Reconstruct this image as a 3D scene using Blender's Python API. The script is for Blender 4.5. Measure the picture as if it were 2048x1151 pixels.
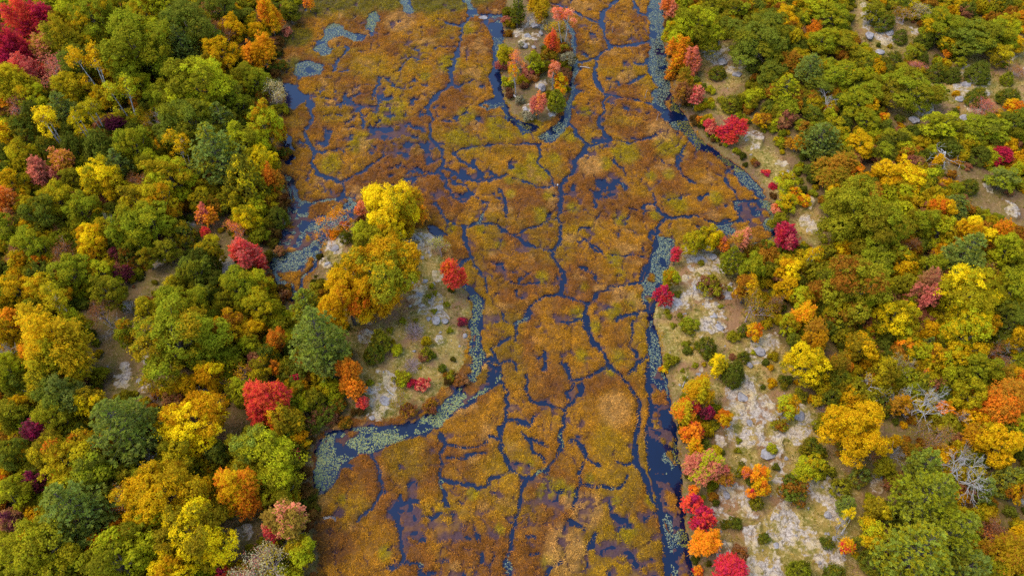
import bpy, math, random
import numpy as np

sc = bpy.context.scene
for o in list(bpy.data.objects):
    bpy.data.objects.remove(o)

# ------------------------------------------------------------------ camera, sky, sun, exposure
CAM_H, PITCH, FPX = 80.0, math.radians(53.0), 1450.0      # metres, downward tilt, focal length in photo pixels
camd = bpy.data.cameras.new("camera")
camd.sensor_width = 36.0
camd.lens = 36.0 * FPX / 2048.0
camd.clip_start, camd.clip_end = 0.5, 20000.0
cam = bpy.data.objects.new("camera", camd)
sc.collection.objects.link(cam)
cam.location = (0, 0, CAM_H)
cam.rotation_euler = (math.pi / 2 - PITCH, 0, 0)
sc.camera = cam

SUN_EL, SUN_AZ = math.radians(60), math.radians(-85)      # azimuth from +Y (up in the photo) towards +X
world = bpy.data.worlds.new("World")
sc.world = world
world.use_nodes = True
wn, wl = world.node_tree.nodes, world.node_tree.links
wn.clear()
sky = wn.new("ShaderNodeTexSky")
sky.sky_type = 'NISHITA'
sky.sun_disc = False
sky.sun_elevation = SUN_EL
sky.sun_rotation = SUN_AZ
sky.air_density, sky.dust_density, sky.ozone_density = 1.0, 0.3, 1.6
bg = wn.new("ShaderNodeBackground")
bg.inputs['Strength'].default_value = 0.15
wo = wn.new("ShaderNodeOutputWorld")
wl.new(sky.outputs[0], bg.inputs[0])
wl.new(bg.outputs[0], wo.inputs[0])

sd = bpy.data.lights.new("sun", 'SUN')
sd.energy = 1.2
sd.angle = math.radians(45)
sd.color = (1.0, 0.91, 0.78)
sun = bpy.data.objects.new("sun", sd)
sc.collection.objects.link(sun)
sun.rotation_euler = (math.pi / 2 - SUN_EL, 0, math.pi - SUN_AZ)

sc.view_settings.view_transform = 'Standard'
sc.view_settings.look = 'None'
sc.view_settings.gamma = 1.0
sc.view_settings.exposure = 1.9
sc.view_settings.use_curve_mapping = False
sc.cycles.max_bounces = 5
sc.cycles.diffuse_bounces = 2
sc.cycles.glossy_bounces = 2
sc.cycles.transmission_bounces = 2
sc.cycles.use_adaptive_sampling = True
sc.cycles.use_denoising = False

RNG = np.random.default_rng(7)
random.seed(7)
SP, CP = math.sin(PITCH), math.cos(PITCH)

def unproject(px, py, z=0.0):
    """ground point (at height z) that the camera shows at photo pixel px, py"""
    px, py = np.asarray(px, float), np.asarray(py, float)
    u, v = (px - 1024) / FPX, (py - 575.5) / FPX
    t = (CAM_H - z) / (SP + v * CP)
    return u * t, (CP - v * SP) * t

def project(x, y, z):
    d = y * CP + (CAM_H - z) * SP
    return 1024 + FPX * x / d, 575.5 + FPX * ((CAM_H - z) * CP - y * SP) / d

def depth_at(px, py, z=0.0):
    return (CAM_H - z) / (SP + (py - 575.5) / FPX * CP)

def lin(c):
    c = np.asarray(c, float) / 255.0
    return np.where(c <= 0.04045, c / 12.92, ((c + 0.055) / 1.055) ** 2.4)

# ------------------------------------------------------------------ numpy noise
def vnoise(x, y, seed):
    t = np.random.default_rng(seed).random((256, 256))
    xi, yi = np.floor(x).astype(int), np.floor(y).astype(int)
    fx, fy = x - xi, y - yi
    fx, fy = fx * fx * (3 - 2 * fx), fy * fy * (3 - 2 * fy)
    a, b = t[xi & 255, yi & 255], t[(xi + 1) & 255, yi & 255]
    c, d = t[xi & 255, (yi + 1) & 255], t[(xi + 1) & 255, (yi + 1) & 255]
    return (a * (1 - fx) + b * fx) * (1 - fy) + (c * (1 - fx) + d * fx) * fy

def fbm(x, y, scale, octaves=4, seed=1):
    s, amp, tot, f = 0, 1.0, 0, 1.0 / scale
    for i in range(octaves):
        s = s + amp * vnoise(x * f + 37.1 * i, y * f - 11.7 * i, seed + i)
        tot += amp
        amp *= 0.5
        f *= 2.03
    return s / tot

def sstep(a, b, x):
    t = np.clip((x - a) / (b - a), 0, 1)
    return t * t * (3 - 2 * t)

def pts(s):
    return np.array([[float(q) for q in p.split(',')] for p in s.split()])

def inside(x, y, poly):
    r = np.zeros(x.shape, bool)
    n = len(poly)
    for i in range(n):
        (x0, y0), (x1, y1) = poly[i], poly[(i + 1) % n]
        if y0 == y1:
            continue
        c = (y0 > y) != (y1 > y)
        r ^= c & (x < (x1 - x0) * (y - y0) / (y1 - y0) + x0)
    return r

def segdist(x, y, a, b):
    dx, dy = b[0] - a[0], b[1] - a[1]
    t = np.clip(((x - a[0]) * dx + (y - a[1]) * dy) / (dx * dx + dy * dy + 1e-9), 0, 1)
    return np.hypot(x - a[0] - t * dx, y - a[1] - t * dy), t

# ------------------------------------------------------------------ survey of the place (photo pixels, laid on the ground)
SHORE = pts("""640,-120 620,-20 600,40 578,75 566,110 570,150 566,200 568,260 560,310 563,350 578,400 570,440 550,480 543,530
555,570 578,602 598,612 610,582 624,548 640,512 650,482 668,462 695,446 720,440 745,452 800,452 850,458 880,476 888,500 896,530 915,560
930,580 942,610 940,650 936,690 930,730 910,765 880,792 850,815 800,835 760,848 720,842 690,838 660,848 640,872 628,905 621,950 628,1000
638,1050 642,1100 642,1151 630,1300 1395,1300 1386,1151 1378,1100 1371,1050 1365,1000 1362,950 1358,905 1350,850 1338,810 1332,770 1324,720
1318,680 1308,640 1305,610 1320,580 1335,548 1345,512 1365,488 1400,477 1450,480 1500,492 1530,492 1550,470 1552,440 1538,400 1521,375 1490,342
1452,318 1412,288 1388,262 1363,222 1348,190 1337,150 1331,100 1327,50 1326,0 1330,-120""")
ISLAND = pts("""1004,-90 1010,40 1005,90 1000,140 1005,190 1020,225 1045,243 1080,250 1110,238 1130,208 1140,170 1145,120 1140,72 1120,38 1097,10 1094,-90""")

# half-open water: width in px, then the line
CHANNELS = """
10 1231,3 1206,23 1202,43 1209,67 1217,87 1224,95 1197,107 1191,117 1192,140 1192,163 1204,182 1216,192 1204,207 1209,220 1201,237 1199,248 1211,267 1218,281
6 1217,280 1240,283 1260,287 1284,280 1314,270
5 1217,281 1205,287 1190,292 1172,293
9 1101,7 1134,17 1157,28 1174,38 1200,47
4 1190,0 1217,10
9 1157,128 1180,120 1191,115
11 1224,92 1240,95 1260,91 1277,88 1302,85
9 1262,-5 1270,12 1277,26 1302,32
12 1268,128 1288,131 1301,113
7 1255,170 1272,157 1293,150
4 1240,165 1243,172
12 1132,245 1144,253
10 1144,253 1154,270 1171,293 1169,303 1149,323 1144,343 1127,363 1122,372 1124,387 1119,417 1114,434
7 1150,320 1147,332
8 1114,434 1119,457 1119,484 1111,500
11 1104,504 1114,521 1124,537 1129,557 1124,575 1121,590
8 1121,590 1141,597 1167,610
10 1171,609 1171,630 1174,657 1187,684 1207,704 1221,731 1241,751 1257,768 1280,801 1279,818 1272,855 1270,895 1272,925
13 1272,925 1287,948 1297,975 1304,1000 1320,1028
22 1320,1028 1324,1051 1330,1085 1334,1118 1332,1170
9 1171,611 1185,603 1195,595 1203,582 1224,573 1251,567 1278,566
9 1277,557 1291,534 1304,507 1311,487 1317,464 1317,447 1334,436
14 1334,436 1352,435 1371,432 1396,430
7 1334,436 1317,420 1311,404 1308,391 1305,387
6 1311,410 1297,408 1287,414 1290,421 1305,424
4 1277,421 1251,416
6 1404,436 1420,444 1440,446 1460,440
14 1395,455 1405,462
10 1308,460 1300,478
8 1396,395 1398,400 1416,385
5 1340,398 1360,398 1380,388
9 1104,504 1084,499 1054,489 1034,477 1024,470
10 1024,470 1012,464 997,450 979,447 955,447 932,451 912,448 895,440 885,421 872,407
6 1030,468 1040,463 1057,456 1091,447 1112,437
9 932,451 929,467 934,484 942,500 944,517 925,522
4 942,517 952,532 972,560 978,584
8 925,574 945,585 962,602
9 952,590 955,617 949,650 949,684 947,717 944,760
9 612,190 617,213 625,240 612,263 619,287 627,303 619,327 632,350
14 576,178 600,190 612,194
7 627,305 650,304 675,300 697,293
8 632,350 662,357 685,367 690,380 686,395
10 685,362 712,350 725,345 742,330 756,322 765,312
9 895,47 909,53 922,53 939,37 952,30
9 922,57 920,93 909,123 899,143 904,167 882,183 865,203 855,217 865,240 862,277 882,300 886,320 885,340
5 904,168 919,172 949,162
5 873,97 878,92 895,93 912,95
4 790,147 800,140 815,122 822,116 842,120 857,119
8 885,330 870,346 850,352 830,356 812,360
9 885,340 899,343 925,355 945,361 965,360 985,357 1012,350
6 909,302 925,296 945,294 975,291 1000,287 1022,287 1050,288
10 1050,288 1062,288 1078,287
4 910,306 925,320 940,330 950,325
10 945,320 950,335 960,345 970,355
7 985,345 995,352
5 1074,290 1081,310 1074,327 1085,337 1100,347 1109,367
6 1026,355 1045,362 1061,371 1077,375 1091,375 1118,370
6 905,365 930,372 940,380 947,395
5 1000,378 1008,395 1013,420 1015,438
4 947,395 960,400 975,405
6 976,405 968,425 958,445
5 890,360 893,378 907,395 925,405
7 759,158 760,168 752,178 750,190
5 716,172 735,170 752,169
4 786,172 795,177 812,179 826,172
8 688,92 696,97 690,107 681,115 672,130 664,142
4 664,143 682,144 700,140
5 712,103 730,102
8 745,62 744,75
4 688,192 695,202 705,209 712,213
5 752,190 756,205 754,225
5 720,225 726,245
4 645,195 660,200
5 648,235 670,230 688,233
4 630,195 650,197 665,199
7 972,37 985,60 989,100 985,147
8 1061,617 1074,603 1095,593 1119,588
6 1061,617 1064,622
10 1062,620 1055,632 1045,642 1030,648
6 1004,626 1008,640 1015,646
5 1030,648 1036,655 1033,670 1027,687
4 1033,578 1037,592 1050,600
4 1063,545 1050,550 1038,555 1038,567 1055,569 1075,563
4 1020,566 1040,566
5 1126,645 1135,650 1150,643 1168,640
9 1090,738 1088,702
4 1075,717 1090,706
8 1132,725 1135,745 1140,757
9 1140,757 1157,760 1184,751 1205,735 1212,731
10 1000,735 1000,765
6 980,715 990,725 1003,729
7 1003,732 1012,724 1028,722 1036,732 1032,745
4 1003,729 990,717 985,700 1000,690 1020,675
9 1002,765 1014,785 1011,818 1004,855 1003,878 1003,895 1011,908 1018,931
8 1018,931 1030,938 1045,950 1054,956
6 1018,941 1000,950 991,953 975,968 960,969 945,968 920,960 905,958
8 905,958 890,956 882,970
9 885,865 888,880 891,891 885,905 880,918 884,940 882,970
4 884,974 893,992 897,1020
6 898,894 915,895 938,898 960,890 972,882
9 975,868 990,873 1003,878
4 898,922 925,918 945,915 965,910
4 742,898 752,912 758,938 762,974 766,988
6 798,988 797,1000 791,1028
12 791,1030 798,1050 801,1075 807,1095 808,1117
8 808,1118 795,1132 780,1128
8 808,1118 825,1125 845,1130 840,1150 870,1145
6 820,1005 840,1008
6 845,1035 860,1038 877,1032
10 823,1062 835,1060
10 846,1075 852,1074
12 955,1068 960,1080
10 940,1078 930,1072
8 960,1108 963,1115
8 1150,768 1137,785 1141,795
6 1160,770 1162,785 1150,800
9 1150,800 1134,815 1133,825 1126,850 1120,875
18 1122,875 1128,890 1120,900
11 1118,903 1110,918 1097,938 1080,945 1057,954
6 1133,817 1105,812 1077,806 1057,795 1052,782
8 1075,806 1090,802
4 1052,782 1051,770 1053,750
9 1015,838 1040,842 1061,848
4 1061,848 1070,830
5 1137,880 1150,878 1164,891 1168,905 1172,912
4 1172,912 1190,927 1200,931
6 1197,925 1202,932
11 1057,954 1047,970 1044,994 1037,1030 1030,1065 1025,1090
9 1026,1085 1018,1110 1012,1120 1017,1160
7 1235,922 1250,928 1262,925
4 1157,968 1180,972 1205,974
8 1210,974 1235,972 1247,962 1253,950
7 1060,875 1085,885 1095,892
4 1040,860 1060,880 1070,905 1090,915
8 1085,922 1090,925
4 1168,925 1160,950 1157,968 1155,985 1150,1010
5 1122,985 1127,980
12 1140,1030 1155,1045 1170,1055
14 1190,1065 1182,1090
6 1060,1072 1068,1078
8 1062,1107 1085,1105
8 1120,1122 1105,1132 1090,1150
10 1232,640 1250,632 1270,628 1290,622
4 1261,645 1262,668 1261,697 1275,712
7 1290,715 1270,735 1262,750
4 1231,313 1228,325 1245,337 1252,352
9 1236,360 1240,372 1255,378
6 1182,382 1195,388 1212,395 1222,390
4 1195,397 1190,415
4 1318,316 1328,327
6 1335,330 1345,330 1356,333
5 1356,333 1362,310 1363,300 1372,287 1380,280
6 1357,273 1357,260 1345,255
5 1361,333 1366,347 1378,363 1392,369
8 1432,347 1445,355 1460,372 1470,382
6 1470,380 1477,395 1478,410
10 1270,465 1285,470
4 1186,488 1200,495 1210,508 1215,518
4 1225,510 1255,511 1283,513
4 1155,460 1165,455 1185,458
4 1155,482 1168,478 1180,484 1190,500 1205,504
4 1157,533 1170,537 1185,547 1195,560 1205,565
6 1214,190 1235,194 1257,197 1280,203 1314,213
3 720,1040 740,1020 760,985
3 650,1030 670,1035
3 690,930 705,935
"""
# open water with or without pads (photo pixels)
OPEN_WATER = ["1300,-60 1326,-60 1327,50 1331,100 1336,150 1342,190 1330,205 1345,235 1362,258 1350,262 1325,235 1305,212 1300,190 1316,172 1300,150 1294,135 1297,110 1302,85 1300,45 1290,30 1300,0",
 "1345,190 1363,222 1388,262 1412,288 1452,318 1490,342 1475,345 1450,332 1415,305 1395,300 1385,287 1355,250 1342,222",
 "1467,335 1490,343 1521,375 1536,398 1515,392 1490,375 1472,352",
 "1470,405 1515,398 1538,402 1552,440 1550,470 1530,490 1500,490 1470,476 1430,462 1420,450 1450,448 1478,440 1470,425",
 "925,568 945,580 965,598 964,630 960,660 966,700 985,728 1002,745 990,772 950,797 902,828 885,852 840,870 775,890 742,905 715,908 692,925 678,950 662,978 640,988 624,960 632,900 650,868 690,850 760,856 830,842 880,812 915,782 936,750 944,720 938,690 941,650 945,610",
 "572,345 588,362 598,398 615,405 645,402 690,392 715,405 705,430 668,455 655,478 643,500 628,535 608,560 596,608 575,592 550,562 542,520 548,478 570,435 578,400",
 "628,100 636,84 648,74 652,56 668,46 688,52 698,62 712,66 730,70 724,82 706,84 694,76 682,72 668,78 652,84 658,94 668,98 660,108 644,114 636,104",
 "592,130 612,122 650,132 640,150 600,155 588,150",
 "738,28 752,22 762,40 745,65 735,55",
 "796,-30 812,-20 820,-4 818,8 832,22 822,27 808,24 806,12 798,4",
 "918,-30 940,-24 946,-6 940,6 952,18 958,30 940,33 932,24 936,10 926,0",
 "960,28 1010,30 1008,70 1003,120 1000,150 1005,195 1000,215 975,222 955,215 985,195 978,150 992,120 985,75 972,50",
 "1120,30 1148,60 1152,110 1158,138 1150,165 1145,200 1140,235 1130,262 1105,282 1088,284 1075,275 1100,258 1120,240 1132,208 1142,170 1146,120 1142,72",
 "1005,200 1020,228 1045,248 1078,255 1070,265 1045,268 1020,245 1000,215",
 "566,165 585,170 598,182 612,195 600,212 585,220 570,215",
 "1318,470 1350,478 1346,510 1336,545 1322,580 1306,610 1309,640 1318,680 1325,725 1334,770 1340,812 1352,850 1360,905 1364,950 1367,1000 1373,1050 1380,1100 1390,1170 1345,1170 1340,1100 1335,1050 1318,1005 1303,960 1292,905 1290,850 1300,812 1292,770 1297,725 1291,680 1300,640 1284,600 1282,565 1296,540 1308,505",
 "850,455 868,450 885,462 888,480 872,478",
 "575,262 590,300 582,330 568,330 568,290",
]
# lily pads: cover fraction, then area.  A leading 'y' marks yellowish pads
PADS = [(.75, '', OPEN_WATER[0]), (.8, 'y', OPEN_WATER[1]), (.7, '', OPEN_WATER[2]), (.75, '', OPEN_WATER[3]), (.72, 'g', OPEN_WATER[4]),
 (.95, 'g', "735,880 760,862 830,850 885,815 930,790 960,770 985,750 1000,748 985,775 950,797 900,828 885,850 840,868 770,888"),
 (.95, 'g', "640,890 665,868 700,866 735,885 738,902 715,905 695,890 675,890 665,915 650,950 640,980 628,960"),
 (.92, '', OPEN_WATER[5]), (.85, '', OPEN_WATER[6]), (.85, '', OPEN_WATER[7]), (.85, 'g', OPEN_WATER[8]), (.85, '', OPEN_WATER[9]), (.85, '', OPEN_WATER[10]),
 (.4, '', OPEN_WATER[11]), (.7, '', OPEN_WATER[12]), (.6, 'y', OPEN_WATER[13]),
 (.9, '', "1318,470 1350,478 1346,510 1336,545 1322,580 1306,610 1309,640 1300,660 1302,620 1285,600 1283,565 1300,540 1310,505"),
 (.75, '', "1300,660 1318,680 1325,725 1334,770 1335,800 1315,795 1300,760 1302,720 1296,690"),
 (.6, 'y', "1345,880 1360,900 1366,960 1368,1000 1374,1060 1382,1110 1390,1170 1365,1170 1356,1100 1350,1050 1345,1000 1342,940"),
 (.8, '', "1325,915 1345,900 1345,960 1350,1010 1356,1060 1362,1110 1368,1170 1348,1170 1342,1110 1328,1062 1325,1040 1340,1020 1338,970"),
 (.6, '', OPEN_WATER[16]), (.85, 'y', "640,35 720,25 745,40 735,60 690,50 650,60 630,100 618,90"), (.9, 'y', "745,0 800,0 800,28 760,24"),
 (.9, 'y', "826,0 925,0 930,28 828,28"), (.9, 'y', "955,-10 1006,-10 1006,25 958,22"), (.9, 'y', "575,110 610,95 630,105 600,122 585,170 572,165"),
 (.35, '', "1230,360 1245,360 1250,380 1228,380"), (.6, '', "953,425 972,425 970,448 950,448"), (.5, 'g', "1110,855 1135,860 1130,900 1105,905"),
 (.6, 'g', "1075,932 1100,930 1095,950 1070,955"), (.4, '', "1002,860 1012,860 1010,905 1000,905"), (.6, 'g', "876,950 890,950 888,982 876,982"),
 (.5, '', "780,1120 795,1120 795,1140 780,1140"), (.5, '', "835,1122 848,1122 848,1140 835,1140"), (.5, '', "1008,1110 1028,1110 1030,1160 1008,1160"),
 (.4, '', "1205,966 1240,966 1240,982 1205,982"), (.4, 'g', "1130,1020 1180,1040 1190,1100 1170,1100 1120,1050"), (.5, '', "1030,636 1058,632 1050,650 1028,652"),
 (.7, 'y', "1535,395 1548,430 1556,470 1545,470 1520,430 1515,400")]
# messy wet ground: x, y, radius px, strength
WET = [(740, 240, 60, 1.0), (700, 190, 50, .7), (680, 260, 40, .7), (790, 260, 75, 1.0), (830, 310, 60, 1.0), (760, 210, 60, .8), (700, 300, 60, .5), (650, 470, 60, .6), (920, 350, 70, .6), (1300, 140, 40, .4), (830, 1060, 60, 1.0), (900, 1080, 80, 1.0),
 (950, 1120, 70, .9), (1180, 1060, 70, .7), (1240, 1110, 90, 1.0), (1290, 1060, 50, .9), (1320, 900, 50, .8), (1310, 960, 40, .8), (1100, 560, 60, .4), (1060, 570, 40, .5), (1130, 740, 50, .5), (1040, 730, 40, .4), (1080, 900, 60, .5), (1180, 980, 60, .5),
 (1110, 1050, 60, .7), (660, 250, 60, .5), (640, 180, 50, .6), (1370, 360, 40, .2), (1240, 380, 50, .3), (880, 920, 50, .5), (1300, 780, 30, .5), (1180, 500, 60, .35), (950, 560, 60, .3), (1060, 800, 60, .4), (1230, 160, 50, .2), (870, 200, 60, .3)]
# yellow-green sedge: x, y, radius px
YELLOW = [(1000, 130, 22), (935, 60, 20), (935, 235, 26), (1010, 195, 25), (850, 155, 12), (995, 262, 40), (915, 275, 28), (945, 290, 18), (1060, 255, 35), (1120, 265, 22), (1140, 275, 18), (1065, 318, 20), (1072, 345, 32), (1045, 350, 28), (1020, 362, 12),
 (1300, 355, 12), (1338, 350, 14), (1340, 295, 35), (1250, 305, 30), (1080, 435, 20), (1147, 418, 14), (1312, 433, 13), (1240, 550, 14), (1168, 575, 12), (1225, 625, 22), (1265, 600, 20), (1155, 630, 16), (1190, 655, 14), (1165, 712, 16), (1235, 715, 18), (1350, 410, 24), (1430, 400, 16),
 (770, 1105, 14), (946, 985, 15), (685, 1000, 9), (999, 1060, 12), (1180, 955, 12), (1255, 1062, 28), (1245, 1048, 14), (1120, 975, 16), (1098, 975, 18), (1140, 985, 14), (1232, 1003, 12), (1123, 1078, 9), (1126, 1107, 10), (1100, 1125, 18), (1060, 930, 10), (900, 460, 14), (960, 465, 16), (1000, 490, 14), (1085, 555, 14),
 (1022, 390, 10), (780, 225, 40), (720, 285, 30), (900, 130, 26), (1100, 395, 14), (1230, 520, 20), (660, 330, 26), (1140, 210, 12), (1170, 225, 14), (1320, 560, 18), (1290, 600, 16), (1220, 740, 14), (1300, 1000, 14), (1085, 990, 14), (1210, 330, 16), (1240, 440, 16), (1110, 320, 14)]
RUST = [(780, 300, 60), (840, 310, 45), (760, 330, 40), (1090, 760, 60), (1240, 680, 30), (700, 200, 40), (1010, 740, 30), (640, 500, 30)]
TAN = [(800, 45, 30), (1130, 1100, 40), (1175, 1020, 30), (1180, 330, 26), (1240, 590, 14), (1320, 265, 26), (1135, 1005, 12), (1230, 820, 30)]
GREEN_SEDGE = [(780, 8, 30), (830, 8, 30), (870, 6, 36), (910, 8, 30), (965, 0, 30), (625, 15, 40), (690, -20, 90), (600, 75, 30), (585, 130, 20)]

# ground cover on land
CLEARINGS = ["690,700 720,650 770,615 840,585 900,585 945,615 940,700 910,775 840,825 770,840 735,812 715,760",
 "795,462 850,462 890,500 900,540 915,575 840,590 845,520", "640,530 665,470 690,475 690,520 660,560",
 "1310,640 1325,575 1345,515 1400,488 1450,515 1485,600 1495,650 1540,680 1580,720 1570,790 1620,850 1660,900 1710,960 1720,1170 1470,1170 1430,1060 1440,960 1465,900 1420,830 1345,790 1322,720",
 "1385,92 1480,105 1535,150 1505,175 1470,190 1440,215 1490,270 1560,325 1600,395 1640,470 1620,500 1585,470 1560,415 1525,350 1470,292 1425,225 1395,150",
 "1690,10 1745,40 1810,75 1830,110 1820,145 1770,150 1735,130 1708,85", "1775,205 1870,175 1915,135 2000,95 2080,125 2080,225 1970,250 1900,268 1785,270",
 "1860,350 1960,370 2000,410 2060,430 2060,470 1990,460 1940,440 1900,390", "405,450 385,480 345,540 300,570 245,630 195,690 165,730 200,775 255,795 330,815 335,770 290,730 285,640 330,590 395,520 425,480",
 "430,470 470,500 470,560 440,540", "400,820 500,840 480,880 410,890", "460,1050 520,1050 500,1100 450,1110", "1720,900 1800,900 1790,980 1720,1000", "1985,1000 2048,1000 2048,1050 1990,1040"]
ROCKS = [(1400, 524, 42), (1375, 512, 22), (1440, 540, 26), (1385, 585, 34), (1350, 612, 34), (1425, 625, 30), (1440, 660, 26), (1454, 590, 24), (1410, 670, 30), (1524, 705, 34), (1500, 732, 24), (1397, 745, 10), (1480, 790, 40), (1465, 815, 36), (1500, 830, 50), (1490, 870, 46), (1450, 885, 30), (1530, 900, 46),
 (1570, 870, 40), (1600, 880, 34), (1590, 840, 20), (1460, 1000, 42), (1440, 1045, 34), (1450, 1110, 40), (1510, 1080, 50), (1560, 1060, 40), (1640, 1005, 42), (1655, 1040, 26), (1555, 1095, 22), (1600, 1090, 30), (1640, 1110, 40), (1520, 1140, 50), (1480, 950, 26), (1560, 990, 30),
 (875, 637, 24), (889, 641, 14), (845, 640, 22), (872, 610, 18), (880, 690, 12), (765, 795, 44), (770, 825, 26), (825, 480, 34), (850, 490, 26), (860, 510, 22), (838, 586, 26), (875, 560, 22), (830, 612, 18), (672, 500, 28), (655, 530, 20), (740, 690, 20), (745, 660, 14),
 (1440, 130, 40), (1470, 150, 34), (1420, 112, 26), (1495, 140, 26), (1500, 290, 30), (1560, 345, 22), (1620, 460, 30), (1615, 420, 18), (1740, 70, 36), (1755, 100, 26), (1725, 45, 20), (1775, 65, 22), (1815, 85, 18), (1935, 175, 36), (1910, 200, 26), (1830, 240, 30), (1820, 215, 20), (1930, 235, 24), (2000, 130, 24), (2035, 175, 26), (1950, 205, 20),
 (1960, 400, 18), (2005, 440, 24), (385, 480, 22), (365, 495, 20), (330, 545, 26), (270, 770, 30), (300, 745, 20), (480, 1080, 26), (500, 1070, 20), (455, 545, 22), (470, 530, 14), (1070, 58, 28), (1058, 88, 26), (1030, 75, 20), (1082, 178, 20), (1055, 222, 18), (1102, 228, 16), (2015, 1010, 26), (1735, 985, 20), (310, 795, 20)]

# ------------------------------------------------------------------ terrain fields
def wpoly(s):
    p = pts(s) if isinstance(s, str) else s
    return np.stack(unproject(p[:, 0], p[:, 1]), 1)

gx = np.concatenate([-np.array([5000, 2000, 900, 450, 280, 190, 150, 132.]), np.arange(-122, -45, .28), np.arange(-45, 58, .175), np.arange(58, 122, .28), np.array([132., 150, 190, 280, 450, 900, 2000, 5000])])
gy = np.concatenate([-np.array([5000, 2000, 900, 400, 150, 60, 20.]), np.arange(6, 20, .26), np.arange(20, 76, .165), np.arange(76, 152, .26), np.array([165., 185, 220, 290, 420, 700, 1400, 3000, 6000])])
NX, NY = len(gx), len(gy)
X, Y = np.meshgrid(gx, gy)                       # shape NY, NX
core = (np.abs(X) < 124) & (Y > 5) & (Y < 153)
Xw = X + 0.9 * (fbm(X, Y, 3.2, 3, 11) - .5) + 0.8 * (fbm(X, Y, .8, 2, 21) - .5)
Yw = Y + 0.9 * (fbm(X, Y, 3.2, 3, 31) - .5) + 0.8 * (fbm(X, Y, .8, 2, 41) - .5)

def signed_dist(poly, x, y, reach=25.0):
    d = np.full(x.shape, reach)
    n = len(poly)
    for i in range(n):
        a, b = poly[i], poly[(i + 1) % n]
        m = reach
        w = (x > min(a[0], b[0]) - m) & (x < max(a[0], b[0]) + m) & (y > min(a[1], b[1]) - m) & (y < max(a[1], b[1]) + m)
        if w.any():
            d[w] = np.minimum(d[w], segdist(x[w], y[w], a, b)[0])
    return np.where(inside(x, y, poly), d, -d)   # positive inside

def box(xa, xb, ya, yb):
    i0, i1 = np.searchsorted(gx, xa), np.searchsorted(gx, xb)
    j0, j1 = np.searchsorted(gy, ya), np.searchsorted(gy, yb)
    return slice(max(j0, 0), max(j1, j0 + 1)), slice(max(i0, 0), max(i1, i0 + 1))

shore = wpoly(SHORE)
isle = wpoly(ISLAND)
S_marsh = signed_dist(shore, Xw, Yw)             # positive inside the wetland
S_isle = signed_dist(isle, Xw, Yw)
LAND = np.maximum(-S_marsh, S_isle)              # positive on land, metres from the shore

D = np.full(X.shape, 9.0)                        # metres to the nearest water edge (negative in water)
for line in CHANNELS.strip().splitlines():
    w, *p = line.split()
    p = pts(' '.join(p))
    wp = np.stack(unproject(p[:, 0], p[:, 1]), 1)
    for a, b, pa in zip(wp[:-1], wp[1:], p[:-1]):
        hw = 0.5 * float(w) * depth_at(pa[0], pa[1]) / FPX
        m = 4.0 + hw
        sl = box(min(a[0], b[0]) - m, max(a[0], b[0]) + m, min(a[1], b[1]) - m, max(a[1], b[1]) + m)
        x, y = Xw[sl], Yw[sl]
        d, _ = segdist(x, y, a, b)
        hwv = np.maximum(hw * (0.28 + 0.64 * vnoise(x * .45, y * .45, 77)), .11)
        D[sl] = np.minimum(D[sl], d - hwv)
OW = np.full(X.shape, -9.0)
COVE = np.full(X.shape, -9.0)
for oi_, s in enumerate(OPEN_WATER):
    P = wpoly(s)
    sl = box(P[:, 0].min() - 4, P[:, 0].max() + 4, P[:, 1].min() - 4, P[:, 1].max() + 4)
    sdv = signed_dist(P, Xw[sl], Yw[sl], 9.0)
    OW[sl] = np.maximum(OW[sl], sdv)
    if oi_ in (3, 4, 5, 11, 15):
        COVE[sl] = np.maximum(COVE[sl], sdv)
# little islets of sedge inside the open water
isn = fbm(X, Y, 2.4, 4, 53)
islet = sstep(.58, .64, isn) * sstep(.2, .9, COVE)
D = np.minimum(D, np.where(islet > .5, .05 + 3.5 * np.clip(isn - .61, 0, .2), -OW))
drown = sstep(.47, .51, isn) * sstep(.1, .6, COVE) * (fbm(X, Y, 5, 2, 55) > .40)

def blob(lst, X, Y, soft=1.0):
    f = np.zeros(X.shape)
    for q in lst:
        x0, y0 = unproject(q[0], q[1])
        r = q[2] * depth_at(q[0], q[1]) / FPX
        st = q[3] if len(q) > 3 else 1.0
        sl = box(x0 - 2.6 * r, x0 + 2.6 * r, y0 - 3.2 * r, y0 + 3.2 * r)
        # a round patch in the photo lies stretched along the view on the ground
        d2 = ((X[sl] - x0) / r) ** 2 + ((Y[sl] - y0) / (r * 1.25)) ** 2
        f[sl] = np.maximum(f[sl], st * np.exp(-d2 * 0.9))
    return f

wet = blob(WET, X, Y)
pool = fbm(X, Y, 1.9, 4, 91)
crack = np.abs(fbm(X, Y, 3.6, 3, 97) - .5)
crack2 = np.abs(fbm(X, Y, 2.2, 2, 103) - .5)
lump = fbm(X, Y, 1.3, 2, 105)
noisewater = np.maximum(sstep(.70 - .16 * wet, .76 - .16 * wet, pool), wet * sstep(.035, .015, crack) * 1.1)
noisewater = np.maximum(noisewater, sstep(.35, .8, wet) * sstep(.60, .68, lump))
noisewater = np.maximum(noisewater, .8 * np.maximum(sstep(.017, .007, crack) * sstep(.40, .50, fbm(X, Y, 11, 2, 113)), sstep(.013, .005, crack2) * sstep(.50, .58, fbm(X, Y, 8, 2, 119))))
matD = np.where(noisewater > .5, np.minimum(D, -.12 * (noisewater - .5) * 8), D)

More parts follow.
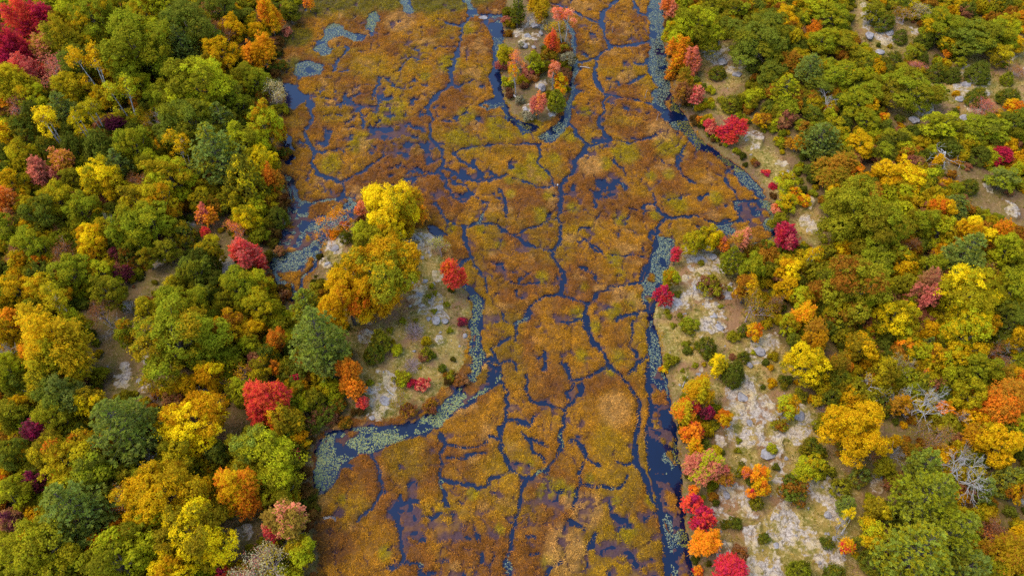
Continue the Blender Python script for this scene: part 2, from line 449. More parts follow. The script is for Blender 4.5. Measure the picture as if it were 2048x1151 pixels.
tuss = fbm(X, Y, 1.1, 3, 61)
groove = np.maximum(sstep(.030, .010, crack) * sstep(.36, .5, fbm(X, Y, 9, 2, 115)), sstep(.028, .010, crack2) * sstep(.40, .56, fbm(X, Y, 7, 2, 117)))
mat_h = 0.13 + 0.20 * sstep(.02, .8, matD) * (.55 + .9 * tuss) + .08 * (fbm(X, Y, .5, 2, 63) - .5) + .22 * (fbm(X, Y, 2.6, 3, 68) - .5) * sstep(.1, .9, matD)
mat_h = mat_h * (1 - groove) + .03 * groove
bed = -0.55 + 0.25 * fbm(X, Y, 2.0, 2, 65)
mud = (noisewater > .5) & (D > 0)
bed = np.where(mud, .035 - .045 * sstep(55, 75, Y) + .22 * (fbm(X, Y, 1.0, 3, 67) - .48), bed)
bed = np.where(drown > .5, .01 + .14 * (fbm(X, Y, .8, 3, 69) - .5), bed)
edge = sstep(-.10, .16, matD)
Zm = bed * (1 - edge) + mat_h * edge

roll = fbm(X, Y, 16, 4, 71)
Lp = np.maximum(LAND, 0)
Zl = 0.12 + 2.4 * (1 - np.exp(-Lp / 9)) * (.45 + roll) + .25 * (fbm(X, Y, 2.0, 3, 73) - .5) * sstep(0, 2, Lp)
rock = blob(ROCKS, X, Y) * 1.3 * (.15 + 1.45 * fbm(X, Y, 1.5, 5, 81)) - .14
rockm = sstep(.42, .60, rock)
strata = fbm(X * 0.9 + Y * .5, Y * 1.4 - X * .5, .9, 3, 83)
Zl = Zl + rockm * (.9 * (np.round(fbm(X, Y, 2.2, 3, 85) * 8) / 8 - .3) + .45 * np.abs(strata - .5))
t = sstep(-.25, .45, LAND)
Z = Zm * (1 - t) + Zl * t
Z = np.where(core, Z, 2.5 + 3 * (fbm(X, Y, 120, 2, 87) - .5))
beyond = (~core) & (Y > 100) & (S_marsh > 0)
Z = np.where(beyond, .25, Z)

clear = np.full(X.shape, -9.0)
brown = np.full(X.shape, -9.0)
for ci_, s in enumerate(CLEARINGS):
    P = wpoly(s)
    sl = box(P[:, 0].min() - 6, P[:, 0].max() + 6, P[:, 1].min() - 6, P[:, 1].max() + 6)
    sdv = signed_dist(P, Xw[sl], Yw[sl], 9.0)
    clear[sl] = np.maximum(clear[sl], sdv)
    if ci_ >= 7 and ci_ < 14:
        brown[sl] = np.maximum(brown[sl], sdv)
clear = clear + 3.0 * (fbm(X, Y, 4, 3, 89) - .5)
clearm = sstep(-1.2, 1.0, clear)
brownm = sstep(-1.5, .8, brown)

def sample(F, x, y):
    x, y = np.asarray(x, float), np.asarray(y, float)
    i = np.clip(np.searchsorted(gx, x) - 1, 0, NX - 2)
    j = np.clip(np.searchsorted(gy, y) - 1, 0, NY - 2)
    fx, fy = (x - gx[i]) / (gx[i + 1] - gx[i]), (y - gy[j]) / (gy[j + 1] - gy[j])
    return (F[j, i] * (1 - fx) + F[j, i + 1] * fx) * (1 - fy) + (F[j + 1, i] * (1 - fx) + F[j + 1, i + 1] * fx) * fy

# pigment of the sedge
yellow, rust, tan, greens = blob(YELLOW, X, Y), blob(RUST, X, Y), blob(TAN, X, Y), blob(GREEN_SEDGE, X, Y)
SED = {k: lin(v) for k, v in dict(ochre=(170, 113, 27), brown=(142, 87, 31), olive=(154, 128, 16), tan=(192, 138, 68), rust=(130, 78, 38), green=(104, 104, 26)).items()}
def mixc(a, b, f):
    return a * (1 - f[..., None]) + b * f[..., None]
sc_ = mixc(np.broadcast_to(SED['ochre'], X.shape + (3,)), SED['brown'], sstep(.40, .62, fbm(X, Y, 5, 5, 121)))
yl = np.maximum(.42 * sstep(.50, .74, fbm(X, Y, 6, 4, 123)), .85 * sstep(.2, .8, yellow * (.4 + 1.1 * fbm(X, Y, 1.6, 3, 125))))
sc_ = mixc(sc_, SED['olive'], yl)
sc_ = mixc(sc_, SED['rust'], .4 * sstep(.2, .9, rust))
sc_ = mixc(sc_, SED['tan'], np.maximum(.7 * sstep(.2, .6, tan), .6 * sstep(.66, .76, fbm(X, Y, 3, 3, 127))))
sc_ = sc_ * .92
sc_ = mixc(sc_, SED['green'] * .8, .75 * sstep(.2, .7, greens * (.3 + 1.3 * fbm(X, Y, 3.5, 4, 133))))
SEDGE_COL = sc_ * (.62 + .8 * fbm(X, Y, .9, 3, 129))[..., None]

# ------------------------------------------------------------------ materials
def new_mat(name):
    m = bpy.data.materials.new(name)
    m.use_nodes = True
    n, l = m.node_tree.nodes, m.node_tree.links
    n.clear()
    out = n.new("ShaderNodeOutputMaterial")
    return m, n, l, out

def noise(n, l, scale, detail=4, vec=None, rough=.6):
    t = n.new("ShaderNodeTexNoise")
    t.inputs['Scale'].default_value = scale
    t.inputs['Detail'].default_value = detail
    t.inputs['Roughness'].default_value = rough
    if vec:
        l.new(vec, t.inputs['Vector'])
    return t.outputs['Fac']

def ramp(n, l, src, a, b, ca=(0, 0, 0, 1), cb=(1, 1, 1, 1)):
    r = n.new("ShaderNodeValToRGB")
    r.color_ramp.elements[0].position, r.color_ramp.elements[1].position = a, b
    r.color_ramp.elements[0].color, r.color_ramp.elements[1].color = ca, cb
    l.new(src, r.inputs[0])
    return r.outputs[0]

def mix(n, l, fac, a, b, kind='MIX'):
    m = n.new("ShaderNodeMix")
    m.data_type = 'RGBA'
    m.blend_type = kind
    for s, v in ((0, fac), (6, a), (7, b)):
        if isinstance(v, (int, float)):
            m.inputs[s].default_value = v
        elif isinstance(v, tuple):
            m.inputs[s].default_value = v if len(v) == 4 else v + (1,)
        else:
            l.new(v, m.inputs[s])
    return m.outputs[2]

def mathn(n, l, op, a, b=0.0):
    m = n.new("ShaderNodeMath")
    m.operation = op
    for s, v in ((0, a), (1, b)):
        if isinstance(v, (int, float)):
            m.inputs[s].default_value = v
        else:
            l.new(v, m.inputs[s])
    return m.outputs[0]

def sstep_in(n, l, v):
    return ramp(n, l, v, .05, .4)

def attr(n, name, kind='GEOMETRY'):
    a = n.new("ShaderNodeAttribute")
    a.attribute_name = name
    a.attribute_type = kind
    return a

def principled(n, l, out, col, rough=.8, spec=.3, bump=None, bstr=.5, bdist=.05):
    p = n.new("ShaderNodeBsdfPrincipled")
    if isinstance(col, tuple):
        p.inputs['Base Color'].default_value = col if len(col) == 4 else col + (1,)
    else:
        l.new(col, p.inputs['Base Color'])
    p.inputs['Roughness'].default_value = rough
    p.inputs['Specular IOR Level'].default_value = spec
    if bump is not None:
        b = n.new("ShaderNodeBump")
        b.inputs['Strength'].default_value = bstr
        b.inputs['Distance'].default_value = bdist
        l.new(bump, b.inputs['Height'])
        l.new(b.outputs[0], p.inputs['Normal'])
    l.new(p.outputs[0], out.inputs[0])
    return p

def L(*c):
    return tuple(float(v) for v in lin(c))

# ground on land: litter, dry grass and bare rock by cover, each with its own grain
m_ground, n, l, out = new_mat("ground")
geo = n.new("ShaderNodeNewGeometry").outputs['Position']
cov = attr(n, "cover").outputs['Color']
sep = n.new("ShaderNodeSeparateColor")
l.new(cov, sep.inputs[0])
n1, n2, n3, n4 = noise(n, l, .55, 5, geo), noise(n, l, 3.0, 5, geo), noise(n, l, 9, 4, geo), noise(n, l, .23, 4, geo)
litter = mix(n, l, ramp(n, l, n1, .35, .65), L(98, 72, 44), L(106, 92, 34))
litter = mix(n, l, ramp(n, l, n2, .45, .75), litter, L(132, 98, 72))
grass = mix(n, l, ramp(n, l, n1, .38, .62), L(150, 120, 56), L(110, 100, 36))
grass = mix(n, l, ramp(n, l, n2, .5, .72), grass, L(186, 156, 96))
grass = mix(n, l, mathn(n, l, 'MULTIPLY', ramp(n, l, n4, .48, .62), .85), grass, L(136, 96, 66))
stone = mix(n, l, ramp(n, l, n2, .36, .62), L(140, 122, 104), L(190, 173, 152))
stone = mix(n, l, ramp(n, l, n3, .58, .68), stone, L(84, 72, 62))
stone = mix(n, l, mathn(n, l, 'MULTIPLY', ramp(n, l, n1, .46, .60), .8), stone, L(180, 154, 104))
stone = mix(n, l, ramp(n, l, noise(n, l, 6.5, 3, geo), .66, .72), stone, L(212, 202, 190))
vo = n.new("ShaderNodeTexVoronoi")
vo.feature = 'DISTANCE_TO_EDGE'
vo.inputs['Scale'].default_value = .8
wv = n.new("ShaderNodeVectorMath")
wv.operation = 'ADD'
nv = n.new("ShaderNodeTexNoise")
nv.inputs['Scale'].default_value = 1.4
l.new(geo, nv.inputs['Vector'])
l.new(geo, wv.inputs[0])
l.new(nv.outputs['Color'], wv.inputs[1])
l.new(wv.outputs[0], vo.inputs['Vector'])
stone = mix(n, l, ramp(n, l, vo.outputs['Distance'], .0, .035), L(96, 82, 64), stone)
c = mix(n, l, sep.outputs[1], litter, grass)
rfac = mathn(n, l, 'ADD', mathn(n, l, 'MULTIPLY', sep.outputs[0], .62), mathn(n, l, 'MULTIPLY', noise(n, l, .95, 6, geo, .65), .75))
rfac = mathn(n, l, 'MULTIPLY', ramp(n, l, rfac, .93, 1.05), sstep_in(n, l, sep.outputs[0]))
c = mix(n, l, rfac, c, stone)
bh = mathn(n, l, 'ADD', n3, mathn(n, l, 'MULTIPLY', n2, 2.0))
c = mix(n, l, 1.0, c, (.86, .84, .82), 'MULTIPLY')
principled(n, l, out, c, .9, .2, bh, .8, .12)

m_marsh, n, l, out = new_mat("marsh_mat")
geo = n.new("ShaderNodeNewGeometry").outputs['Position']
col = attr(n, "cover").outputs['Color']
nn = noise(n, l, 5, 4, geo)
c = mix(n, l, ramp(n, l, nn, .3, .7), mix(n, l, 1.0, col, (.55, .5, .45), 'MULTIPLY'), col)
principled(n, l, out, c, .85, .2, nn, .7, .1)

m_water, n, l, out = new_mat("water")
geo = n.new("ShaderNodeNewGeometry").outputs['Position']
c = mix(n, l, ramp(n, l, noise(n, l, .12, 3, geo), .35, .65), (.0010, .0042, .017), (.0016, .0062, .024))
p = principled(n, l, out, c, .06, .5, noise(n, l, 1.3, 3, geo), .03, .04)
p.inputs['IOR'].default_value = 1.42

def foliage_mat(name, source):
    """leaf pigment: main and second colour belong to the tree, spread clump by clump and leaf by leaf"""
    m, n, l, out = new_mat(name)
    leaf = attr(n, "leaf").outputs['Color']
    sp = n.new("ShaderNodeSeparateColor")
    l.new(leaf, sp.inputs[0])
    if source == 'OBJECT':
        a = attr(n, "leaf_colour", 'OBJECT').outputs['Color']
        b = attr(n, "second_colour", 'OBJECT').outputs['Color']
        share = attr(n, "second_share", 'OBJECT').outputs['Fac']
        f = mathn(n, l, 'GREATER_THAN', share, mathn(n, l, 'ADD', mathn(n, l, 'MULTIPLY', sp.outputs[0], .75), mathn(n, l, 'MULTIPLY', sp.outputs[1], .25)))
        f = mathn(n, l, 'MULTIPLY', f, .85)
        c = mix(n, l, f, a, b)
    else:
        c = attr(n, "tint", 'INSTANCER').outputs['Color']
    hsv = n.new("ShaderNodeHueSaturation")
    l.new(mathn(n, l, 'ADD', .474, mathn(n, l, 'ADD', mathn(n, l, 'MULTIPLY', sp.outputs[2], .024), mathn(n, l, 'MULTIPLY', sp.outputs[0], .03))), hsv.inputs['Hue'])
    l.new(mathn(n, l, 'ADD', .72, mathn(n, l, 'ADD', mathn(n, l, 'MULTIPLY', sp.outputs[1], .26), mathn(n, l, 'MULTIPLY', sp.outputs[0], .42))), hsv.inputs['Value'])
    l.new(c, hsv.inputs['Color'])
    d, t = n.new("ShaderNodeBsdfDiffuse"), n.new("ShaderNodeBsdfTranslucent")
    l.new(hsv.outputs[0], d.inputs[0])
    l.new(hsv.outputs[0], t.inputs[0])
    ms = n.new("ShaderNodeMixShader")
    ms.inputs[0].default_value = .42
    l.new(d.outputs[0], ms.inputs[1])
    l.new(t.outputs[0], ms.inputs[2])
    l.new(ms.outputs[0], out.inputs[0])
    return m

m_leaf = foliage_mat("foliage", 'OBJECT')
m_leaf_i = foliage_mat("undergrowth_foliage", 'INSTANCER')

def bark_mat(name, a, b, scale=6):
    m, n, l, out = new_mat(name)
    tc = n.new("ShaderNodeTexCoord").outputs['Object']
    nn = noise(n, l, scale, 4, tc)
    principled(n, l, out, mix(n, l, ramp(n, l, nn, .4, .65), L(*a), L(*b)), .85, .2, nn, .6, .03)
    return m

m_bark = bark_mat("bark", (70, 58, 48), (104, 92, 80))
m_birch = bark_mat("birch_bark", (128, 118, 108), (188, 180, 170), 3)
m_grey = bark_mat("weathered_wood", (122, 112, 104), (164, 154, 146))
m_white = bark_mat("bleached_wood", (140, 130, 120), (188, 180, 170))
m_twig = bark_mat("twig", (140, 112, 104), (176, 150, 144))
m_stone, n, l, out = new_mat("stone")
tc = n.new("ShaderNodeTexCoord").outputs['Object']
n1, n2 = noise(n, l, 2.2, 5, tc), noise(n, l, 9, 4, tc)
c = mix(n, l, ramp(n, l, n1, .35, .65), L(118, 108, 102), L(172, 162, 154))
c = mix(n, l, ramp(n, l, n2, .6, .7), c, L(96, 86, 74))
c = mix(n, l, 1.0, c, (.74, .73, .72), 'MULTIPLY')
principled(n, l, out, c, .9, .25, n2, .7, .06)

m_pad, n, l, out = new_mat("lily_pad")
t_ = attr(n, "tint", 'INSTANCER').outputs['Color']
p = principled(n, l, out, t_, .5, .28)
m_blade, n, l, out = new_mat("grass_blade")
t_ = attr(n, "tint", 'INSTANCER').outputs['Color']
lf = attr(n, "leaf").outputs['Color']
c = mix(n, l, 1.0, t_, lf, 'MULTIPLY')
d, tr = n.new("ShaderNodeBsdfDiffuse"), n.new("ShaderNodeBsdfTranslucent")
l.new(c, d.inputs[0]); l.new(c, tr.inputs[0])
ms = n.new("ShaderNodeMixShader"); ms.inputs[0].default_value = .25
l.new(d.outputs[0], ms.inputs[1]); l.new(tr.outputs[0], ms.inputs[2]); l.new(ms.outputs[0], out.inputs[0])

# ------------------------------------------------------------------ mesh helpers
def make_mesh(name, V, F, mat=None, attrs=None, smooth=False):
    """V (n,3); F a list of face arrays of one size each"""
    me = bpy.data.meshes.new(name)
    V = np.asarray(V, np.float32)
    F = [np.asarray(f, np.int32) for f in (F if isinstance(F, list) else [F])]
    F = [f for f in F if len(f)]
    me.vertices.add(len(V))
    me.vertices.foreach_set("co", V.ravel())
    loops = np.concatenate([f.ravel() for f in F])
    tot = np.concatenate([np.full(len(f), f.shape[1], np.int32) for f in F])
    start = np.concatenate([[0], np.cumsum(tot)[:-1]]).astype(np.int32)
    me.loops.add(len(loops))
    me.loops.foreach_set("vertex_index", loops)
    me.polygons.add(len(tot))
    me.polygons.foreach_set("loop_start", start)
    me.polygons.foreach_set("loop_total", tot)
    if smooth:
        me.polygons.foreach_set("use_smooth", np.ones(len(tot), bool))
    if attrs:
        for k, v in attrs.items():
            v = np.asarray(v, np.float32)
            a = me.attributes.new(k, 'FLOAT_COLOR', 'POINT')
            a.data.foreach_set("color", np.concatenate([v, np.ones((len(v), 1), np.float32)], 1).ravel())
    me.update(calc_edges=True)
    if mat:
        me.materials.append(mat)
    return me

def add_obj(name, data, parent=None, **props):
    o = bpy.data.objects.new(name, data)
    sc.collection.objects.link(o)
    if parent:
        o.parent = parent
    for k, v in props.items():
        o[k] = v
    return o

# ------------------------------------------------------------------ ground, marsh, water
idx = np.arange(NX * NY).reshape(NY, NX)
quads = np.stack([idx[:-1, :-1], idx[:-1, 1:], idx[1:, 1:], idx[1:, :-1]], -1).reshape(-1, 4)
island_land = LAND > 0.0
fl = (island_land[:-1, :-1] & island_land[:-1, 1:] & island_land[1:, 1:] & island_land[1:, :-1]).ravel()
P3 = np.stack([X.ravel(), Y.ravel(), Z.ravel()], 1)
mudc = lin((84, 58, 60)) * .8
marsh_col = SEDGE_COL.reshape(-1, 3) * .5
lowm = (sstep(.02, .12, Z).ravel())[:, None]
marsh_col = mudc * (1 - lowm) + marsh_col * lowm
ground_col = np.stack([rockm.ravel(), (clearm * (1 - .75 * brownm)).ravel(), np.zeros(X.size)], 1)

def submesh(name, mat, faces, colour):
    used = np.unique(faces)
    remap = np.full(NX * NY, -1, np.int32)
    remap[used] = np.arange(len(used))
    return make_mesh(name, P3[used], remap[faces], mat, {"cover": colour[used]}, True)

add_obj("ground", submesh("ground", m_ground, quads[fl], ground_col), kind="structure", label="brown leaf litter, dry grass and pale bedrock under the woods")
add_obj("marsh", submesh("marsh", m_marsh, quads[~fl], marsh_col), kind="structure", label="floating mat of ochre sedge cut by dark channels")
wq = shore
ext = np.array([[-60., 5], [80., 5], [80., 165], [-60., 165]])
wx, wy = np.linspace(-62, 82, 10), np.linspace(-30, 170, 10)
WX, WY = np.meshgrid(wx, wy)
wi = np.arange(100).reshape(10, 10)
add_obj("water", make_mesh("water", np.stack([WX.ravel(), WY.ravel(), np.zeros(100)], 1),
        np.stack([wi[:-1, :-1], wi[:-1, 1:], wi[1:, 1:], wi[1:, :-1]], -1).reshape(-1, 4), m_water), kind="structure", label="dark blue still water in the channels and pools of the marsh")

# ------------------------------------------------------------------ scatter (for what nobody could count)
def scatter(name, P, protos, tint, scl, rot, label, category=None):
    me = bpy.data.meshes.new(name)
    me.vertices.add(len(P))
    me.vertices.foreach_set("co", np.asarray(P, np.float32).ravel())
    for k, v, ty, f in (("tint", np.concatenate([tint, np.ones((len(P), 1))], 1), 'FLOAT_COLOR', "color"), ("scl", scl, 'FLOAT_VECTOR', "vector"), ("rot", rot, 'FLOAT_VECTOR', "vector")):
        a = me.attributes.new(k, ty, 'POINT')
        a.data.foreach_set(f, np.asarray(v, np.float32).ravel())
    o = add_obj(name, me, kind="stuff", label=label)
    colp = bpy.data.collections.new(name + "_pieces")
    for i, pm in enumerate(protos):
        colp.objects.link(bpy.data.objects.new(f"{name}_piece", pm))
    ng = bpy.data.node_groups.new(name, 'GeometryNodeTree')
    ng.interface.new_socket("Geometry", in_out='INPUT', socket_type='NodeSocketGeometry')
    ng.interface.new_socket("Geometry", in_out='OUTPUT', socket_type='NodeSocketGeometry')
    N, K = ng.nodes, ng.links
    gi, go = N.new("NodeGroupInput"), N.new("NodeGroupOutput")
    ci = N.new("GeometryNodeCollectionInfo")
    ci.inputs[0].default_value = colp
    ci.inputs['Separate Children'].default_value = True
    ci.inputs['Reset Children'].default_value = True
    ip = N.new("GeometryNodeInstanceOnPoints")
    ip.inputs['Pick Instance'].default_value = True
    rv = N.new("FunctionNodeRandomValue")
    rv.data_type = 'INT'
    rv.inputs[4].default_value, rv.inputs[5].default_value = 0, len(protos) - 1
    na = []
    for k in ("rot", "scl"):
        q = N.new("GeometryNodeInputNamedAttribute")
        q.data_type = 'FLOAT_VECTOR'
        q.inputs[0].default_value = k
        na.append(q)
    K.new(gi.outputs[0], ip.inputs['Points'])
    K.new(ci.outputs[0], ip.inputs['Instance'])
    K.new(rv.outputs[2], ip.inputs['Instance Index'])
    K.new(na[0].outputs[0], ip.inputs['Rotation'])
    K.new(na[1].outputs[0], ip.inputs['Scale'])
    K.new(ip.outputs[0], go.inputs[0])
    md = o.modifiers.new("scatter", 'NODES')
    md.node_group = ng
    return o

def tuft_mesh(name, nb, length, height, width, seed, spread=1.0):
    r = np.random.default_rng(seed)
    V, F, A = [], [], []
    lean = r.random() * 6.28
    for i in range(nb):
        a = r.random() * 6.28
        dx, dy = math.cos(a), math.sin(a)
        ox, oy = r.normal(0, .10 * spread, 2)
        ln, h = length * r.uniform(.6, 1.2), height * r.uniform(.6, 1.2)
        bx, by = .25 * math.cos(lean) * ln, .25 * math.sin(lean) * ln
        w = width * r.uniform(.7, 1.2)
        sh = r.uniform(.45, 1.5)
        k = len(V)
        px, py = -dy * w, dx * w
        for tt, hh, ww in ((.05, .0, .6), (.42, 1.0, 1.0)):
            cx, cy = ox + dx * ln * tt + bx * tt, oy + dy * ln * tt + by * tt
            V += [(cx - px * ww, cy - py * ww, h * hh), (cx + px * ww, cy + py * ww, h * hh)]
        V.append((ox + dx * ln + bx, oy + dy * ln + by, h * r.uniform(.35, .8)))
        F += [(k, k + 1, k + 3), (k, k + 3, k + 2), (k + 2, k + 3, k + 4)]
        A += [(sh, sh, sh)] * 5
    return make_mesh(name, V, np.array(F), m_blade, {"leaf": np.array(A)})

def rand_in(xa, xb, ya, yb, n, r):
    return r.uniform(xa, xb, n), r.uniform(ya, yb, n)

def in_view(x, y, m=60):
    px, py = project(x, y, 0)
    return (px > -m) & (px < 2048 + m) & (py > -m - 20) & (py < 1151 + m)

r = np.random.default_rng(101)
sx, sy = rand_in(-60, 75, 4, 152, 330000, r)
mD, hz, la = sample(matD, sx, sy), sample(Z, sx, sy), sample(LAND, sx, sy)
ok = (hz > .10) & (la < .3) & (sample(groove, sx, sy) < .35) & in_view(sx, sy, 420)
sx, sy, hz, mD = sx[ok], sy[ok], hz[ok], mD[ok]
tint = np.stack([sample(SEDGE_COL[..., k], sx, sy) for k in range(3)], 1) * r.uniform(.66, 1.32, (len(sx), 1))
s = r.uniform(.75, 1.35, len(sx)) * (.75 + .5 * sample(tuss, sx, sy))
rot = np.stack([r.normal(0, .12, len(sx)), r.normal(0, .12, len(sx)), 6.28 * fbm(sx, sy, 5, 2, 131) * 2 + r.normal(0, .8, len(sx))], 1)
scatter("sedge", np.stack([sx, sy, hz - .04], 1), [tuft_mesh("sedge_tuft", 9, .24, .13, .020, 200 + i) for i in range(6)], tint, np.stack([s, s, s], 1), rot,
        "ochre and yellow sedge covering the marsh between the channels")

# pads
def pad_mesh(name, seed):
    r = np.random.default_rng(seed)
    a = np.linspace(.25, 6.03, 8)
    rr = .5 * r.uniform(.88, 1.1, 8)
    V = [(0, 0, .004)] + [(q * math.cos(t), q * math.sin(t), r.uniform(0, .02)) for q, t in zip(rr, a)]
    return make_mesh(name, V, np.array([(0, i, i + 1) for i in range(1, 8)]), m_pad)
PX, PY, PC, PS = [], [], [], []
r = np.random.default_rng(103)
PADC = {'': [(126, 142, 112), (148, 154, 112), (108, 128, 116), (168, 168, 108)], 'g': [(160, 162, 84), (176, 172, 80), (134, 150, 96), (120, 136, 100)], 'y': [(122, 118, 32), (150, 140, 38), (98, 104, 34), (168, 152, 54)]}
for cvr, kind, s_ in PADS:
    P = wpoly(s_)
    bb = P[:, 0].min(), P[:, 0].max(), P[:, 1].min(), P[:, 1].max()
    nn_ = int((bb[1] - bb[0]) * (bb[3] - bb[2]) * cvr * 72)
    x, y = rand_in(*bb, nn_, r)
    x2, y2 = x + 1.0 * (fbm(x, y, 2, 2, 141) - .5), y + 1.0 * (fbm(x, y, 2, 2, 143) - .5)
    patch = fbm(x, y, 2.6, 4, 145)
    k = inside(x2, y2, P) & (sample(Z, x, y) < -.03) & (patch > .74 - .42 * cvr) & in_view(x, y)
    x, y = x[k], y[k]
    cc = lin(np.array(PADC[kind]))[r.integers(0, 4, len(x))] * r.uniform(.75, 1.15, (len(x), 1))
    PX.append(x); PY.append(y); PC.append(cc)
x, y, cc = np.concatenate(PX), np.concatenate(PY), np.concatenate(PC)
s = r.uniform(.07, .15, len(x)) * np.where(r.random(len(x)) < .1, 1.5, 1.0)
scatter("lily_pads", np.stack([x, y, r.uniform(.004, .03, len(x))], 1), [pad_mesh("lily_pad", 300 + i) for i in range(4)], cc * .50, np.stack([s, s, s], 1),
        np.stack([r.normal(0, .05, len(x)), r.normal(0, .05, len(x)), r.uniform(0, 6.28, len(x))], 1), "floating lily pads crowding the open water along the shores")

# dry grass on the clearings
r = np.random.default_rng(105)
sx, sy = rand_in(-110, 110, 14, 150, 130000, r)
cl, la, rk = sample(clearm, sx, sy), sample(LAND, sx, sy), sample(rockm, sx, sy)
ok = (la > .3) & (r.random(len(sx)) < np.where(cl > .5, .62 - .45 * sample(brownm, sx, sy), .10) * (1 - .93 * sstep(.2, .7, rk)) * (.35 + 1.1 * fbm(sx, sy, 3, 3, 153))) & in_view(sx, sy)
sx, sy, cl = sx[ok], sy[ok], cl[ok]
hz = sample(Z, sx, sy)
gc = lin(np.array([(190, 154, 66), (164, 140, 48), (138, 128, 34), (206, 172, 104), (112, 112, 30), (158, 112, 62)]))
gsel = np.clip((fbm(sx, sy, 5, 4, 151) - .28) * 11 + r.normal(0, .9, len(sx)), 0, 5).astype(int)
tint = gc[gsel] * r.uniform(.5, .95, (len(sx), 1))
s = r.uniform(.5, 1.2, len(sx))
scatter("dry_grass", np.stack([sx, sy, hz - .02], 1), [tuft_mesh("grass_tuft", 9, .30, .22, .024, 220 + i, 1.3) for i in range(4)], tint, np.stack([s, s, s], 1),
        np.stack([r.normal(0, .2, len(sx)), r.normal(0, .2, len(sx)), r.uniform(0, 6.28, len(sx))], 1), "dry tan and olive grass on the rocky clearings")

# loose stones
def rock_mesh(name, seed, sub=2, flat=.6, mat=None):
    import bmesh
    r = np.random.default_rng(seed)
    bm = bmesh.new()
    bmesh.ops.create_icosphere(bm, subdivisions=sub, radius=.5)
    planes = [(np.array(v) / np.linalg.norm(v), d) for v, d in zip(r.normal(0, 1, (9, 3)), r.uniform(.26, .44, 9))]
    for v in bm.verts:
        p = np.array(v.co)
        for q, d in planes:
            e = p @ q - d
            if e > 0:
                p = p - q * e
        p = p * (1 + r.normal(0, .03))
        p[2] *= flat
        v.co = p
    me = bpy.data.meshes.new(name)
    bm.to_mesh(me)
    bm.free()
    me.materials.append(mat or m_stone)
    return me
r = np.random.default_rng(107)
sx, sy = rand_in(-110, 110, 14, 150, 60000, r)
la, rk, cl = sample(LAND, sx, sy), sample(rockm, sx, sy), sample(clearm, sx, sy)
ok = (la > .4) & (r.random(len(sx)) < np.where(rk > .3, .20, .06 * cl)) & in_view(sx, sy)
sx, sy = sx[ok], sy[ok]
s = np.clip(r.lognormal(-1.75, .55, len(sx)), .06, .7)
scatter("loose_stones", np.stack([sx, sy, sample(Z, sx, sy)], 1), [rock_mesh("stone", 400 + i, 1, .7) for i in range(5)], np.ones((len(sx), 3)), np.stack([s * r.uniform(.7, 1.5, len(s)), s, s * .8], 1),
        np.stack([r.normal(0, .3, len(sx)), r.normal(0, .3, len(sx)), r.uniform(0, 6.28, len(sx))], 1), "pale loose stones strewn over the bedrock clearings")

